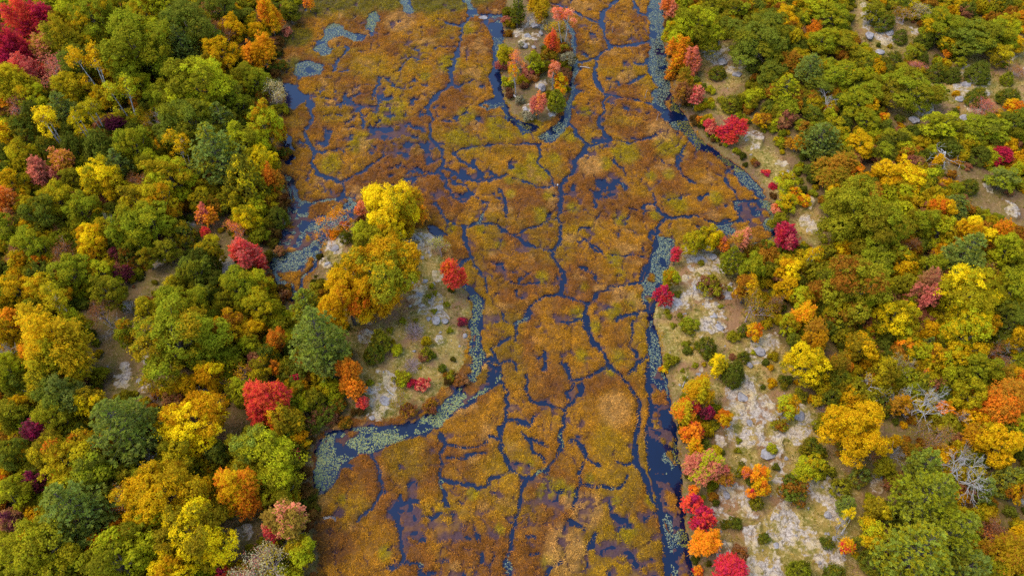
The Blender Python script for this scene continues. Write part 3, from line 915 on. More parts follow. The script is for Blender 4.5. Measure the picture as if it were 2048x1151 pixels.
# ------------------------------------------------------------------ trees and shrubs: crown centre px, crown width px, kind, leaf colour, second colour, its share
# b broadleaf  m maple  p pine  c cedar  i birch  n bare grey  w bare white  s thin twiggy  h leafy shrub  t twiggy shrub
TREES = """
50 33 70 m r cr .3;83 40 55 m cr r .3;10 85 80 m r cr .4;35 100 66 m cr r .3;7 125 60 m cr r .2;57 138 60 m r pk .4;97 140 75 s br pk .5;78 98 50 m pk yo .4
140 20 70 b lm yo .2;133 75 80 m ol yo .4;187 35 92 b g y .2;167 122 72 b dg g .3;273 85 132 b g lm .2;293 25 82 b lm yo .3;375 52 96 b dg yo .15;368 92 70 p bg g .3;447 105 62 b gd y .3;440 62 50 s br do .5
465 58 46 b gd y .3;403 20 50 s br do .4;445 15 60 b dg g .2;393 165 128 b lm g .35;258 155 62 b g lm .4;285 170 52 b lm yo .3;187 150 80 i gd y .3;145 170 60 b yo lm .3;220 142 42 b gd yo .3;225 115 62 b yo lm .4
245 200 72 i lm yo .4;125 215 62 p bg g .3;67 195 56 b lm y .3;33 170 80 m yo lm .3;8 190 52 m o gd .4;30 208 52 s br pk .4;187 228 60 i yo lm .4;228 250 38 m mr;103 258 72 i y yo .4;165 255 56 i y lm .4;75 240 62 c ce dg .3;50 262 60 c ce ol .3
327 230 44 n x;298 232 34 s do yo .5;325 193 56 b g lm .3;375 245 100 b dg g .4;470 200 62 b g dg .3;493 150 56 b ol g .3;507 112 50 m o gd .4;430 300 108 p bg lm .35;270 295 78 b g lm .4;240 330 62 p bg g .3;205 305 72 c ce dg .3;150 295 62 c ce dg .3
85 350 52 m pk br .3;120 325 56 m pk gd .4;45 310 52 b yo lm .3;195 355 72 b y lm .4;340 350 84 b lm yo .4;360 300 62 i gd lm .4;475 290 84 b lm g .4;445 250 72 p bg g .4;490 358 92 c yo ce .5;275 355 46 s br do .4;8 270 46 b y gd .3;20 370 62 b gd lm .3;13 310 42 c ce dg .3
90 200 40 c ce ol .3;300 120 60 b dg g .3;415 215 60 b g lm .3;60 60 30 n x;420 130 50 b gd ol .4;210 195 44 b yo y .3;345 265 60 b dg g .4;310 330 60 b lm g .3;235 375 50 b yo y .4;150 360 44 b ol g .3;520 200 30 c ce do .4;60 320 40 b ol ce .4;240 15 60 b ol lm .4;345 15 70 b lm g .4;180 85 40 b lm y .3;100 300 50 c ce ol .4
538 32 58 m gd o .4;515 62 32 b gd y .3;578 22 34 b ol ce .4;617 6 24 m o pk .3;573 63 22 h pk br .4;525 108 56 m o gd .5;545 180 48 s pl yo .4;517 165 50 b g lm .3;530 250 78 b lm gd .25;562 268 26 b gd o .3;525 320 68 b y lm .4;545 358 50 m do o .4;560 130 26 h ce do .3;565 220 26 h ol ce .4;570 310 24 h ce do .4
1034 22 40 p dg g .3;1056 28 26 n x;1083 20 40 m do yo .5;1070 6 34 m gd yo .4;1130 44 52 i pk o .3;1110 52 38 s yo gd .4;1105 86 40 m r o .4;1028 118 40 s o pk .4;1008 108 36 b yo lm .4;1068 126 34 b lm g .4;1033 152 40 i yo o .4;1107 144 36 i pk o .4;1120 164 28 b y o .4;1112 200 36 c g dg .3;1077 210 38 m o pk .5;1120 182 24 m o y .4;1098 110 34 h do ol .4;1136 120 26 h do ce .4;1015 165 26 h lm ol .3;1128 96 22 h ol do .4;1068 155 22 h br do .4
1340 20 42 m pk o .4;1395 52 88 b lm g .4;1350 65 46 b lm y .3;1385 82 42 b yo ol .4;1425 72 32 b dg g .3;1452 48 42 b dg g .3;1358 108 52 m gd o .4;1385 120 42 m pk o .3;1470 15 60 b g ol .3;1425 10 52 b ol g .4;1510 75 114 b dg g .3;1528 40 60 b dg g .3;1436 143 32 c ce ol .3;1392 195 36 m pk r .3;1365 190 42 m do br .4;1338 155 24 h o do .4;1370 163 36 m do ol .4;1420 180 22 h lm ol .3
1465 205 42 c ol ce .4;1500 197 46 b lm ol .3;1421 255 38 m pk r .4;1464 258 58 m r cr .3;1535 155 52 b dg g .3;1525 240 40 b gd do .4;1532 345 18 h r cr .3;1510 130 34 c ce dg .4;1444 200 20 h ol ce .3;1400 240 18 h o do .4;1490 240 26 h ol ce .4
1550 60 88 b dg g .3;1565 28 52 b gd yo .4;1622 12 62 b lm yo .3;1662 33 72 b g lm .3;1603 37 42 b lm g .3;1628 55 36 m o do .3;1596 50 32 s br do .3;1552 100 50 b g dg .3;1545 140 52 b dg g .3;1645 80 68 b g lm .4;1682 77 62 b ol yo .4;1620 135 70 p bg g .3;1580 125 46 m do ol .3;1570 180 68 p lm ol .3;1592 205 36 m do gd .3
1567 217 46 b g ol .3;1672 145 84 b g lm .4;1720 110 46 b ol g .3;1732 135 46 c ce ol .3;1637 165 52 b dg g .3;1660 198 56 n x;1716 205 72 b g lm .4;1748 185 58 b g ol .3;1770 235 26 b gd o .3;1735 240 56 b g lm .3;1748 165 46 b ol g .3;1645 275 84 p bg dg .4;1672 255 52 b yo lm .3;1722 290 68 b gd y .4;1595 285 42 m do gd .4;1690 310 46 b g ol .3
1770 305 52 b g dg .3;1795 275 62 b ol ce .4;1675 335 78 m do ol .4;1715 350 56 b gd o .3;1728 372 28 c bg ce .3;1780 345 62 b gd y .5;1815 355 62 b y gd .4;1808 328 42 b y gd .3;1750 20 52 b ol g .3;1770 40 42 c ce ol .3;1752 30 28 n x;1815 25 42 s do ol .4;1840 15 46 s yo pl .4;1802 72 32 c ce dg .3;1788 118 40 c ce ol .3;1830 103 36 b g ol .3
1845 115 30 c ce dg .3;1840 130 34 s br pk .4;1806 137 32 b ol lm .3;1828 180 98 b g ol .3;1870 192 30 b lm ol .3;1872 143 40 c ce ol .3;1906 150 36 c ce dg .3;1957 142 50 c ce dg .4;1896 105 24 m o gd .3;1885 55 88 b g y .25;1850 80 36 c ce dg .4;1945 65 104 b dg g .4;1982 70 86 b g lm .3;2015 50 72 b lm yo .4;2040 35 28 m o gd .4;1900 8 42 b gd lm .4
2030 85 44 b gd yo .4;2000 110 52 b yo ol .4;1922 122 24 b lm g .3;2032 138 30 s br do .4;2015 155 30 c g ce .3;1955 193 46 c ce ol .3;1972 208 50 s br pk .5;2020 192 42 c ce ol .3;2026 213 38 b gd o .4;1995 232 36 b gd yo .4;1886 247 78 b lm g .4;1980 255 84 b g dg .4;2030 250 72 b dg g .4;1893 287 66 w x;1846 325 46 s do br .4;1832 308 36 b gd do .4
1876 320 28 b gd y .3;1942 280 42 b lm yo .3;1962 310 44 c ce dg .4;2002 310 42 m cr r .3;2010 355 62 b g bg .4;2043 335 42 b lm y .3;1910 378 36 b g lm .3;1940 372 36 c ce ol .3;1915 325 18 h do gd .3;1575 362 46 b lm yo .3;1545 372 16 h cr r .3;1588 384 30 b y o .3;1812 378 52 b lm yo .3;1840 368 46 b ol yo .4;1625 225 40 b dg g .3;1610 255 36 b ol do .4
13 415 56 m br o .4;50 410 46 b yo y .3;17 455 62 b g dg .3;77 425 72 b dg g .3;117 400 62 b yo lm .4;160 420 62 b g lm .3;73 487 68 b g lm .4;57 460 42 b gd y .3;20 485 42 b lm yo .3;123 490 50 s br do .4;117 455 28 s br do .3;20 505 42 s br do .4;37 525 42 b yo gd .3;213 440 46 n x;180 470 58 b y gd .4;203 462 40 b yo lm .3
183 505 52 b y gd .4;257 455 72 b g lm .3;248 440 22 b gd y .3;280 480 56 b g lm .3;300 440 78 b g lm .4;277 400 62 b yo ol .3;323 400 72 b yo gd .3;232 510 26 m mr br .3;243 545 36 m mr br .3;257 517 42 c ce do .4;150 540 76 b g lm .3;207 548 52 b lm yo .3;80 528 32 b gd o .3;110 537 36 s br do .4;293 517 36 b ol yo .3;333 500 44 b ol g .3
367 465 44 c ce yo .4;410 430 42 m o pk .4;410 465 26 m r o .2;433 412 32 m do ol .3;400 398 42 b yo g .3;460 395 44 b yo g .4;490 432 54 b y lm .4;470 458 42 s o pk .4;497 510 60 m r pk .35;420 500 52 b yo g .3;407 527 60 c ce dg .3;387 545 62 b dg g .5;350 575 42 b yo g .4;433 570 52 c ce dg .3;483 580 74 b g lm .4;43 585 62 b gd yo .4
93 575 72 b yo gd .4;17 590 62 b g lm .3;113 610 78 i yo lm .4;217 585 62 b ol g .3;200 620 50 s br do .3;217 645 40 n x;253 662 50 b g gd .25;295 617 50 b yo lm .4;363 615 96 b g lm .4;350 680 134 b g yo .3;410 590 42 b dg g .3;457 650 72 b gd do .4;463 700 36 t x;500 660 50 b gd yo .4;103 680 128 m gd yo .45;13 665 46 b gd yo .4
27 640 44 m o gd .4;20 735 72 b lm g .4;117 720 92 m yo lm .4;55 705 40 m o gd .4;420 748 58 b y gd .5;375 765 44 b gd y .4;485 738 56 s gd do .4;150 645 52 b lm yo .3;67 625 50 b ol g .4;12 700 34 n x;200 748 38 h ol lm .3;170 740 34 t x;33 765 52 b dg g .4;90 765 62 b yo g .4;400 715 50 b g dg .3;500 690 40 b lm g .3;445 605 40 b ol g .4
522 570 56 b lm yo .3;525 615 62 b yo lm .5;552 678 52 m do o .4;530 712 42 b ce y .3;552 735 32 m o do .3;520 742 46 b yo ol .4;592 762 26 m cr r .3;615 612 78 p pg lm .4;640 685 128 p pg bg .4;695 600 104 b gd o .2;758 540 130 b ol gd .55;742 482 64 b ol lm .4;776 476 72 b yo gd .4;806 446 48 b gd yo .5;712 528 66 b gd ol .5;780 412 100 b y lm .3;828 408 58 m o yo .45;725 420 30 m pk o .4;735 466 46 b lm g .3;652 437 54 s o gd .4
692 472 26 c ce ol .3;690 450 18 h o pk .4;668 468 22 h o gd .3;905 548 62 m r o .3;880 488 38 s lm pl .4;760 678 42 c ol ce .4;748 702 40 c ce ol .3;852 704 28 c ol ce .3;700 752 60 m do o .5;712 768 26 m r o .3;829 660 48 t x;822 728 36 t x;822 764 18 h cr r .3;843 768 28 h pk r .4;925 642 20 h mr r .3;725 805 28 m r pk .3;565 590 34 h br do .3;556 430 40 c ce dg .4;560 505 24 h br ce .3
575 580 26 h do ce .3;870 585 12 h ol g .3;858 592 11 h g ol .3;893 608 12 h g ol .3;868 622 12 h g lm .3;806 642 14 h g ol .3;900 660 14 h g lm .3;832 640 11 h ol g .3;740 765 14 h g ol .3;805 755 30 h lm ol .4;795 795 34 s ol do .4;860 810 30 h do br .4;815 820 30 h do br .4;900 750 24 h ol do .3;925 760 26 h br do .4;780 660 14 h g ol .3
1351 514 27 m cr r .4;1341 556 38 b lm gd .3;1326 592 40 m cr r .2;1331 577 18 h gd o .3;1387 482 42 b yo lm .4;1384 491 14 h r o .3;1398 493 13 h r o .3;1417 474 38 b y lm .3;1447 489 30 m o pk .3;1437 478 24 b y lm .3;1487 476 48 m pk yo .4;1464 520 52 p g ol .3;1504 532 58 b g lm .35;1494 578 54 b gd do .4;1508 606 74 s do ol .6;1510 666 30 b gd o .4;1487 658 24 c ce g .3
1379 648 36 h g ol .3;1414 690 38 c ce ol .3;1372 688 16 h g ol .3;1437 728 40 b y lm .4;1469 744 48 c ce dg .2;1489 712 26 c ce ol .3;1327 738 18 h y o .3;1341 720 30 h ol lm .3;1420 570 46 h ol br .3;1354 588 16 h ce g .3;1402 525 14 h ol g .3;1460 577 12 h lm g .3;1441 612 10 h lm g .3;1466 672 24 h ol lm .3;1441 592 14 h br do .2;1338 632 12 h g ol .3;1346 650 12 h g ol .3;1360 630 12 h g ol .3;1334 622 14 h ol lm .3;1390 730 12 h g lm .3;1365 740 10 h g lm .3;1370 757 10 h g ol .3;1425 722 16 h ol g .3;1508 704 12 h lm g .3;1420 702 14 h g ol .3
1540 540 30 b ol ce .4;1530 500 36 h ce do .4
1573 474 58 m cr pk .25;1572 404 46 b lm y .4;1552 417 26 m pk o .4;1610 400 28 b y o .4;1555 444 32 b ol g .3;1618 517 46 i y gd .3;1563 527 32 b yo lm .3;1578 545 46 b y gd .3;1575 577 40 b gd y .4;1682 504 40 b y gd .4;1668 412 42 b g lm .3;1720 425 118 b ol g .45;1765 462 110 b g ol .4;1695 460 70 b ol g .4;1882 420 52 b gd o .3;1912 410 68 p bg g .3
1946 464 68 b y gd .4;1878 462 52 b lm yo .4;1842 445 58 b g ol .3;1828 487 36 s br do .3;1755 527 64 b g dg .3;1742 495 42 p bg g .3;1802 527 52 b gd y .4;1860 535 56 b g lm .3;1926 512 80 p bg pg .4;1900 547 44 s br o .4;2003 462 44 m o gd .3;2016 500 62 b lm g .4;1980 537 40 s do br .4;2037 545 44 b g dg .3;1852 584 72 m br pk .35;1766 577 46 b yo lm .4
1703 575 112 b ol do .3;1653 557 42 b g dg .3;1716 552 18 m o r .3;1602 597 42 b lm yo .3;1632 592 36 m o gd .3;1643 602 26 b g ol .3;1676 617 56 b yo lm .4;1716 617 48 b lm g .3;1790 630 78 b y lm .35;1802 570 50 b ol g .3;1936 590 108 b y lm .45;1930 638 72 b y lm .4;1932 672 82 b lm y .4;1968 650 46 b yo gd .3;2020 585 72 b g lm .4;2022 625 62 b dg g .3
2016 660 42 p dg bg .3;2040 675 46 b gd yo .4;1602 632 52 m o y .4;1628 675 62 m do gd .4;1656 637 32 m do br .3;1576 650 42 b lm yo .4;1590 682 32 b dg g .3;1620 730 78 b y lm .25;1680 725 52 m do ol .4;1694 737 24 m o do .3;1722 695 62 b gd ol .4;1736 660 22 b y o .4;1766 675 16 m r o .4;1812 660 52 b lm yo .3;1810 692 36 m o y .3;1840 707 46 b lm y .3
1862 660 36 b gd y .3;1856 687 30 p bg g .3;1802 730 44 s ol pl .3;1824 728 34 n x;1850 748 28 m o y .4;1872 717 46 b gd do .4;1886 677 28 s br do .2;1912 703 30 m o do .3;1905 724 52 b lm y .3;1962 735 72 b g lm .3;1915 755 46 b lm g .3;1986 727 36 s br do .3;2008 747 52 m do ol .4;2032 765 56 b gd o .3;2010 685 44 n x;1693 530 34 s br ol .3;1770 745 56 b yo ol .4;1740 770 46 w x
1676 757 42 c ce ol .3;1636 752 36 c ce ol .3;1688 652 32 s br do .4;1650 507 36 b ol ce .3;1709 503 36 b g ol .3;1585 500 30 h ce do .3;1600 560 30 h br ol .4;1740 600 40 b ol g .3;1560 600 34 s br ol .3;1890 630 40 b yo ol .4;1980 490 40 b ol do .4;1820 605 36 b g ol .4
20 828 62 b ol g .3;43 811 42 b gd yo .3;85 780 56 b yo g .3;117 790 84 b dg bg .4;45 787 40 n x;110 835 74 b ol lm .4;183 805 58 b y ol .4;240 850 126 p pg bg .4;70 858 48 m mr cr .3;35 880 32 s br do .3;150 878 38 s br mr .5;173 878 36 b gd yo .3;213 902 52 b y gd .4;100 902 66 b yo ol .4;20 900 72 b dg g .4;60 912 34 b gd y .3
147 920 92 b yo o .15;167 958 94 b g dg .4;73 965 48 m mr cr .2;107 948 30 s br o .4;33 985 68 b lm g .4;10 958 34 b gd o .3;133 1018 144 p bg pg .5;23 1038 50 m br mr .4;110 1092 104 b ol lm .45;35 1118 90 b ol lm .5;207 1085 52 b gd o .4;235 1062 48 m o gd .3;247 985 64 s o pl .4;300 921 58 n x;335 985 132 b gd yo .45;290 1012 104 b gd yo .4
300 1058 102 b lm g .4;390 1068 124 b y ol .45;233 1128 112 b lm g .4;343 1135 88 b y gd .3;475 985 94 m gd o .4;412 1008 26 m r o .4;383 830 114 b y gd .35;333 848 46 s br do .3;322 860 42 b y gd .3;350 905 78 b yo g .4;323 886 18 m o pk .3;433 905 50 b dg bg .4;495 890 84 b pg lm .4;493 1130 64 s pl pk .3;445 1146 30 m r cr .3;483 785 54 b lm g .4;265 962 62 b g ol .3;345 800 40 h br do .3;313 790 32 t x;465 955 36 h ol ce .3
532 803 88 m r o .3;577 838 62 m gd ol .5;597 775 32 b ol gd .3;708 782 50 m o do .3;545 925 98 b lm g .4;582 906 38 m cr r .3;560 972 82 b lm g .3;522 987 46 m do ol .4;577 1037 86 m pk ol .5;548 1062 46 m pk r .4;602 1102 62 b lm yo .3;540 1128 78 s yo pl .5;650 830 44 h ce br .4;620 850 36 h ce br .3;672 812 32 h ce do .4;690 845 26 h do ce .3;630 800 34 b ol ce .3;605 1000 30 h ce ol .3
1398 782 62 m yo gd .4;1366 828 54 m yo o .35;1387 812 36 m r pk .3;1416 825 34 m mr cr .4;1450 836 34 b gd o .4;1386 868 46 m o r .2;1392 893 40 m o y .4;1408 932 78 m lm pk .4;1447 947 48 m do pk .3;1387 982 28 m o r .2;1385 1006 48 m r cr .3;1407 1038 54 m r cr .4;1412 1082 66 m o gd .3;1458 1144 68 m cr r .5;1396 1140 20 h o r .3;1522 948 44 m gd o .5;1525 975 40 m gd o .4;1493 945 24 m o pk .3;1508 955 30 c ce dg .3;1504 985 24 m o r .3;1515 1006 28 c ol ce .3;1484 940 28 h ol ce .3
1470 1045 26 h ce ol .3;1450 1050 18 h ce ol .3;1477 880 13 h g ol .3;1476 900 14 h g ol .3;1543 895 20 h lm g .3;1480 1105 30 h br do .3;1420 985 13 h g ol .3;1530 1075 20 h ce ol .3;1552 933 16 h ce g .3;1430 850 22 h ol ce .3
1576 812 40 b lm gd .4;1716 868 108 b gd y .35;1662 797 40 c ce ol .3;1622 936 54 b lm y .2;1626 895 48 h ce ol .4;1586 980 56 h ce do .4;1645 816 34 t x;1770 812 40 c ce ol .3;1800 810 46 m do gd .4;1828 784 36 b g dg .3;1855 802 74 w x;1892 820 34 m o gd .3;1935 790 64 b yo lm .4;2012 800 94 m do o .4;1930 832 40 n x;1998 890 74 b gd y .4;1978 842 40 b gd o .4;2030 855 56 b lm g .3
1950 877 52 m do gd .4;1875 872 56 s br ol .4;1790 882 24 b gd y .3;1755 902 38 s do br .4;1766 932 36 b ol lm .3;1722 950 42 c bg ol .4;1850 927 78 p pg g .3;1862 997 128 p g pg .4;1890 957 34 m do gd .4;1938 950 90 w x;1967 978 58 p bg g .3;2020 957 66 c ol bg .4;2038 985 44 b gd do .4;1830 1112 144 p pg lm .4;1902 1062 112 p g pg .4;1930 1130 84 p bg g .4;1686 975 44 c ol ce .3;1692 1010 42 p bg pg .4
1690 1040 38 i y lm .3;1748 1062 54 b lm y .4;1752 1018 50 b yo ol .4;1778 1028 36 p bg g .3;1692 1092 38 m gd r .3;1713 1083 26 p g bg .3;1655 1086 24 h ce ol .2;1600 1140 50 c g ce .3;1672 1146 44 c ce ol .3;1752 1120 52 c ce ol .3;1975 1078 48 s br o .4;1945 1090 28 m o gd .4;1942 1058 38 b g lm .3;1997 1056 36 s br do .2;2004 1100 84 m do yo .4;2042 1070 40 b gd yo .3;1980 1140 54 b lm g .3;2032 1128 50 m do gd .4;1804 1052 44 c ce dg .3;1680 1066 30 n x;1640 850 30 h ol ce .3;1690 900 36 h ol do .4;1650 940 40 h ol ce .4;1730 820 30 h ol ce .4;1560 850 30 h ol do .3;1570 760 30 h ce ol .3;1600 790 30 h ol ce .3;1850 850 40 s ol do .4;1790 906 40 n x;1928 905 46 n x;1700 545 34 n x;1992 698 44 s br do .4;1782 792 40 n x;176 905 34 n x;402 772 36 n x;592 1072 36 n x;1868 1030 34 s br do .3;60 745 36 n x;255 610 34 n x;1960 800 40 s br do .4;1790 960 40 h ol br .4;1820 900 36 h do ol .4
"""
# boulders and bare slabs big enough to tell apart: x, y, width px, flatness
BOULDERS = """964 37 19 .5;1070 52 20 .7;1056 74 16 .8;1082 68 14 .7;1048 92 16 .7;1068 96 12 .7;1082 176 20 .8;1052 222 16 .7;1100 230 14 .7;867 568 12 .8;849 562 12 .8;838 588 14 .6;930 672 11 .8;872 640 20 .5;889 642 14 .5;858 638 12 .5;820 612 8 .7
833 476 12 .6;862 488 13 .6;845 516 10 .7;858 505 8 .7;812 464 10 .6;672 497 20 .5;655 528 14 .5;740 690 10 .8;745 832 16 .5;770 800 22 .4;1397 748 11 .6;1402 522 26 .35;1425 515 20 .35;1395 575 20 .35;1356 606 22 .35;1428 632 18 .35;1440 655 18 .35;1456 592 22 .4;1520 702 24 .4;1500 730 18 .4
1600 832 22 .5;1604 850 12 .4;1535 905 30 .3;1485 795 24 .35;1500 845 14 .4;1452 990 18 .4;1655 1030 16 .5;1552 1090 14 .4;1640 1125 7 .7;1548 1135 7 .7;1441 1062 7 .7;880 665 7 .7;828 702 7 .7;1778 66 18 .6;1740 72 22 .4;1760 105 18 .4;1936 172 26 .4;1920 198 18 .4;1828 240 22 .4;1930 236 20 .4;1445 125 22 .35;1475 150 20 .35;278 762 12 .5;296 748 12 .5;385 478 12 .5;1466 310 6 .8;1502 310 6 .8"""
TREES = [q for q in TREES.replace('\n', ';').split(';') if q.strip()]
BOULDERS = [[float(v) for v in q.split()] for q in BOULDERS.replace('\n', ';').split(';')]

PAL = dict(dg=(112, 110, 30), g=(138, 131, 25), ol=(144, 127, 25), lm=(168, 156, 25), yo=(180, 148, 22), y=(222, 180, 20), gd=(206, 150, 18), o=(228, 130, 28), do=(164, 106, 28), br=(156, 98, 60), pk=(220, 120, 90),
           r=(212, 54, 46), cr=(174, 36, 58), mr=(116, 46, 58), bg=(126, 131, 52), pg=(138, 140, 44), ce=(98, 98, 26), pl=(196, 176, 128), x=(150, 134, 130))
LEAF_GAIN = 0.98
WORD = dict(dg='dark green', g='mid green', ol='olive green', lm='lime green', yo='olive yellow', y='bright yellow', gd='golden', o='orange', do='dull orange', br='rusty brown', pk='salmon pink',
            r='scarlet', cr='crimson', mr='maroon', bg='blue green', pg='fresh green', ce='dark olive', pl='pale straw', x='grey')

# ------------------------------------------------------------------ tree prototypes
class Geo:
    def __init__(s):
        s.V, s.Q, s.T, s.A, s.n = [], [], [], [], 0
    def leaves(s, P, N, size, r, aspect=.62, axis=None, clump=None):
        P, N = np.asarray(P, float), np.asarray(N, float)
        n = len(P)
        if n == 0:
            return
        N = N / (np.linalg.norm(N, axis=1, keepdims=True) + 1e-9)
        ref = r.normal(0, 1, (n, 3)) if axis is None else axis + r.normal(0, .25, (n, 3))
        T = ref - N * np.sum(ref * N, 1, keepdims=True)
        T /= np.linalg.norm(T, axis=1, keepdims=True) + 1e-9
        B = np.cross(N, T)
        sz = size * r.uniform(.65, 1.3, (n, 1))
        bend = N * sz * r.uniform(-.15, .25, (n, 1))
        q = np.stack([P - T * sz * .5, P + B * sz * .5 * aspect + bend, P + T * sz * .5, P - B * sz * .5 * aspect + bend], 1)
        s.V.append(q.reshape(-1, 3))
        s.Q.append(np.arange(n * 4).reshape(n, 4) + s.n)
        s.n += n * 4
        c = np.full(n, .5) if clump is None else clump
        s.A.append(np.repeat(np.stack([c, r.random(n), r.random(n)], 1), 4, 0))
    def tube(s, pts_, rad, sides=5):
        pts_ = np.asarray(pts_, float)
        m = len(pts_)
        rings = []
        for i in range(m):
            d = pts_[min(i + 1, m - 1)] - pts_[max(i - 1, 0)]
            d = d / (np.linalg.norm(d) + 1e-9)
            a = np.cross(d, [0.31, .52, .8] if abs(d[2]) > .8 else [0, 0, 1.])
            a /= np.linalg.norm(a) + 1e-9
            b = np.cross(d, a)
            t = np.arange(sides) * 2 * math.pi / sides
            rings.append(pts_[i] + rad[i] * (np.cos(t)[:, None] * a + np.sin(t)[:, None] * b))
        s.V.append(np.concatenate(rings))
        k = np.arange(sides)
        for i in range(m - 1):
            s.Q.append(np.stack([s.n + i * sides + k, s.n + i * sides + (k + 1) % sides, s.n + (i + 1) * sides + (k + 1) % sides, s.n + (i + 1) * sides + k], 1))
        s.A.append(np.full((m * sides, 3), .5))
        s.n += m * sides
    def mesh(s, name, mat):
        return make_mesh(name, np.concatenate(s.V), np.concatenate(s.Q), mat, {"leaf": np.concatenate(s.A)})

def sph(n, r, zmin=-1.0):
    z = r.uniform(zmin, 1, n)
    a = r.uniform(0, 2 * math.pi, n)
    q = np.sqrt(1 - z * z)
    return np.stack([q * np.cos(a), q * np.sin(a), z], 1)

def poisson_dirs(n, r, zmin):
    c = sph(n * 6, r, zmin)
    keep = [c[0]]
    md = math.sqrt(2 * (1 - zmin) / n) * 1.05
    for p in c[1:]:
        if min(np.linalg.norm(np.array(keep) - p, axis=1)) > md:
            keep.append(p)
    return np.array(keep)

def clump_leaves(g, centers, radii, outs, per, size, r, squash=.8, aspect=.62, tone=None):
    for i, (c, q, o) in enumerate(zip(centers, radii, outs)):
        n = max(6, int(per * r.uniform(.7, 1.25)))
        d = sph(n, r)
        d = d + o * .75 + np.array([0, 0, .25])
        d /= np.linalg.norm(d, axis=1, keepdims=True)
        rr = q * r.uniform(.45, 1.05, (n, 1)) * np.where(r.random((n, 1)) < .2, 1.38, 1.0)
        P = c + d * rr * np.array([1, 1, squash])
        g.leaves(P, d + r.normal(0, .45, (n, 3)), size, r, aspect, None, np.full(n, r.random() if tone is None else tone[i]))

def limbs(g, tips, H, base_r, r, sides=5, zsplit=.25):
    top = np.array([r.normal(0, .04) * H, r.normal(0, .04) * H, H * .72])
    trunk = [np.array([0, 0, -.3]), np.array([0, 0, H * zsplit]), top * np.array([.6, .6, .75]), top]
    g.tube(trunk, [base_r * 1.25, base_r, base_r * .6, base_r * .22], sides + 1)
    for t in tips:
        z0 = H * r.uniform(zsplit * .9, .5)
        a = np.array([0, 0, z0])
        mid = a * .45 + t * .55 + np.array([0, 0, -.06 * H]) + r.normal(0, .03 * H, 3)
        g.tube([a, mid, t], [base_r * .5, base_r * .3, base_r * .1], 4)

def broadleaf(name, Dm, H, seed, size, per, rc, nl):
    r = np.random.default_rng(seed)
    g, tr = Geo(), Geo()
    R = Dm / 2
    zb = H * .16
    Hc = H - zb
    peak = r.uniform(.28, .42)
    env = lambda f: (.70 + .30 * f / peak) if f < peak else math.sqrt(max(0, 1 - ((f - peak) / (1.02 - peak)) ** 2))
    skew = r.normal(0, .10, 2) * R
    lobes = [(np.array([skew[0], skew[1], zb + Hc * .46]), R * .50, Hc * .44)]
    a = r.random() * 6.28
    for i in range(nl + 5):
        a += 2.4 + r.normal(0, .35)
        f = (.12 + .78 * (i + r.random()) / (nl + 5))
        q = R * r.uniform(.22, .44) * (1.05 - .4 * f)
        d = max(0, env(f) * R * r.uniform(.86, 1.16) - q * .8)
        lobes.append((np.array([d * math.cos(a) + skew[0] * f, d * math.sin(a) + skew[1] * f, zb + Hc * f * .92]), q, q * r.uniform(.75, 1.1)))
    C, Q, O, K = [], [], [], []
    for k, (c, q, qz) in enumerate(lobes):
        n = max(7, int(3.4 * q * q * 1.5 / (rc * rc)))
        d = poisson_dirs(n, r, -.5)
        p = c + d * np.array([q, q, qz]) * r.uniform(.74, 1.12, (len(d), 1))
        ok = r.random(len(p)) > .08
        for j, (c2, q2, z2) in enumerate(lobes):
            if j != k:
                ok &= np.sum(((p - c2) / np.array([q2, q2, z2])) ** 2, 1) > .55
        m = int(ok.sum())
        C.append(p[ok]); O.append(d[ok]); Q.append(rc * r.uniform(.38, 1.25, m)); K.append(np.clip(.6 * r.random() + .4 * r.random(m), 0, 1))
    C, Q, O, K = np.concatenate(C), np.concatenate(Q), np.concatenate(O), np.concatenate(K)
    K = (np.argsort(np.argsort(K)) + .5) / len(K)
    clump_leaves(g, C, Q, O, per, size, r, .8, .62, K)
    limbs(tr, [c + r.normal(0, .1, 3) for c, q, z in lobes], H, .026 * H + .02, r)
    return g.mesh(name + "_crown", m_leaf), tr.mesh(name + "_trunk", m_bark)

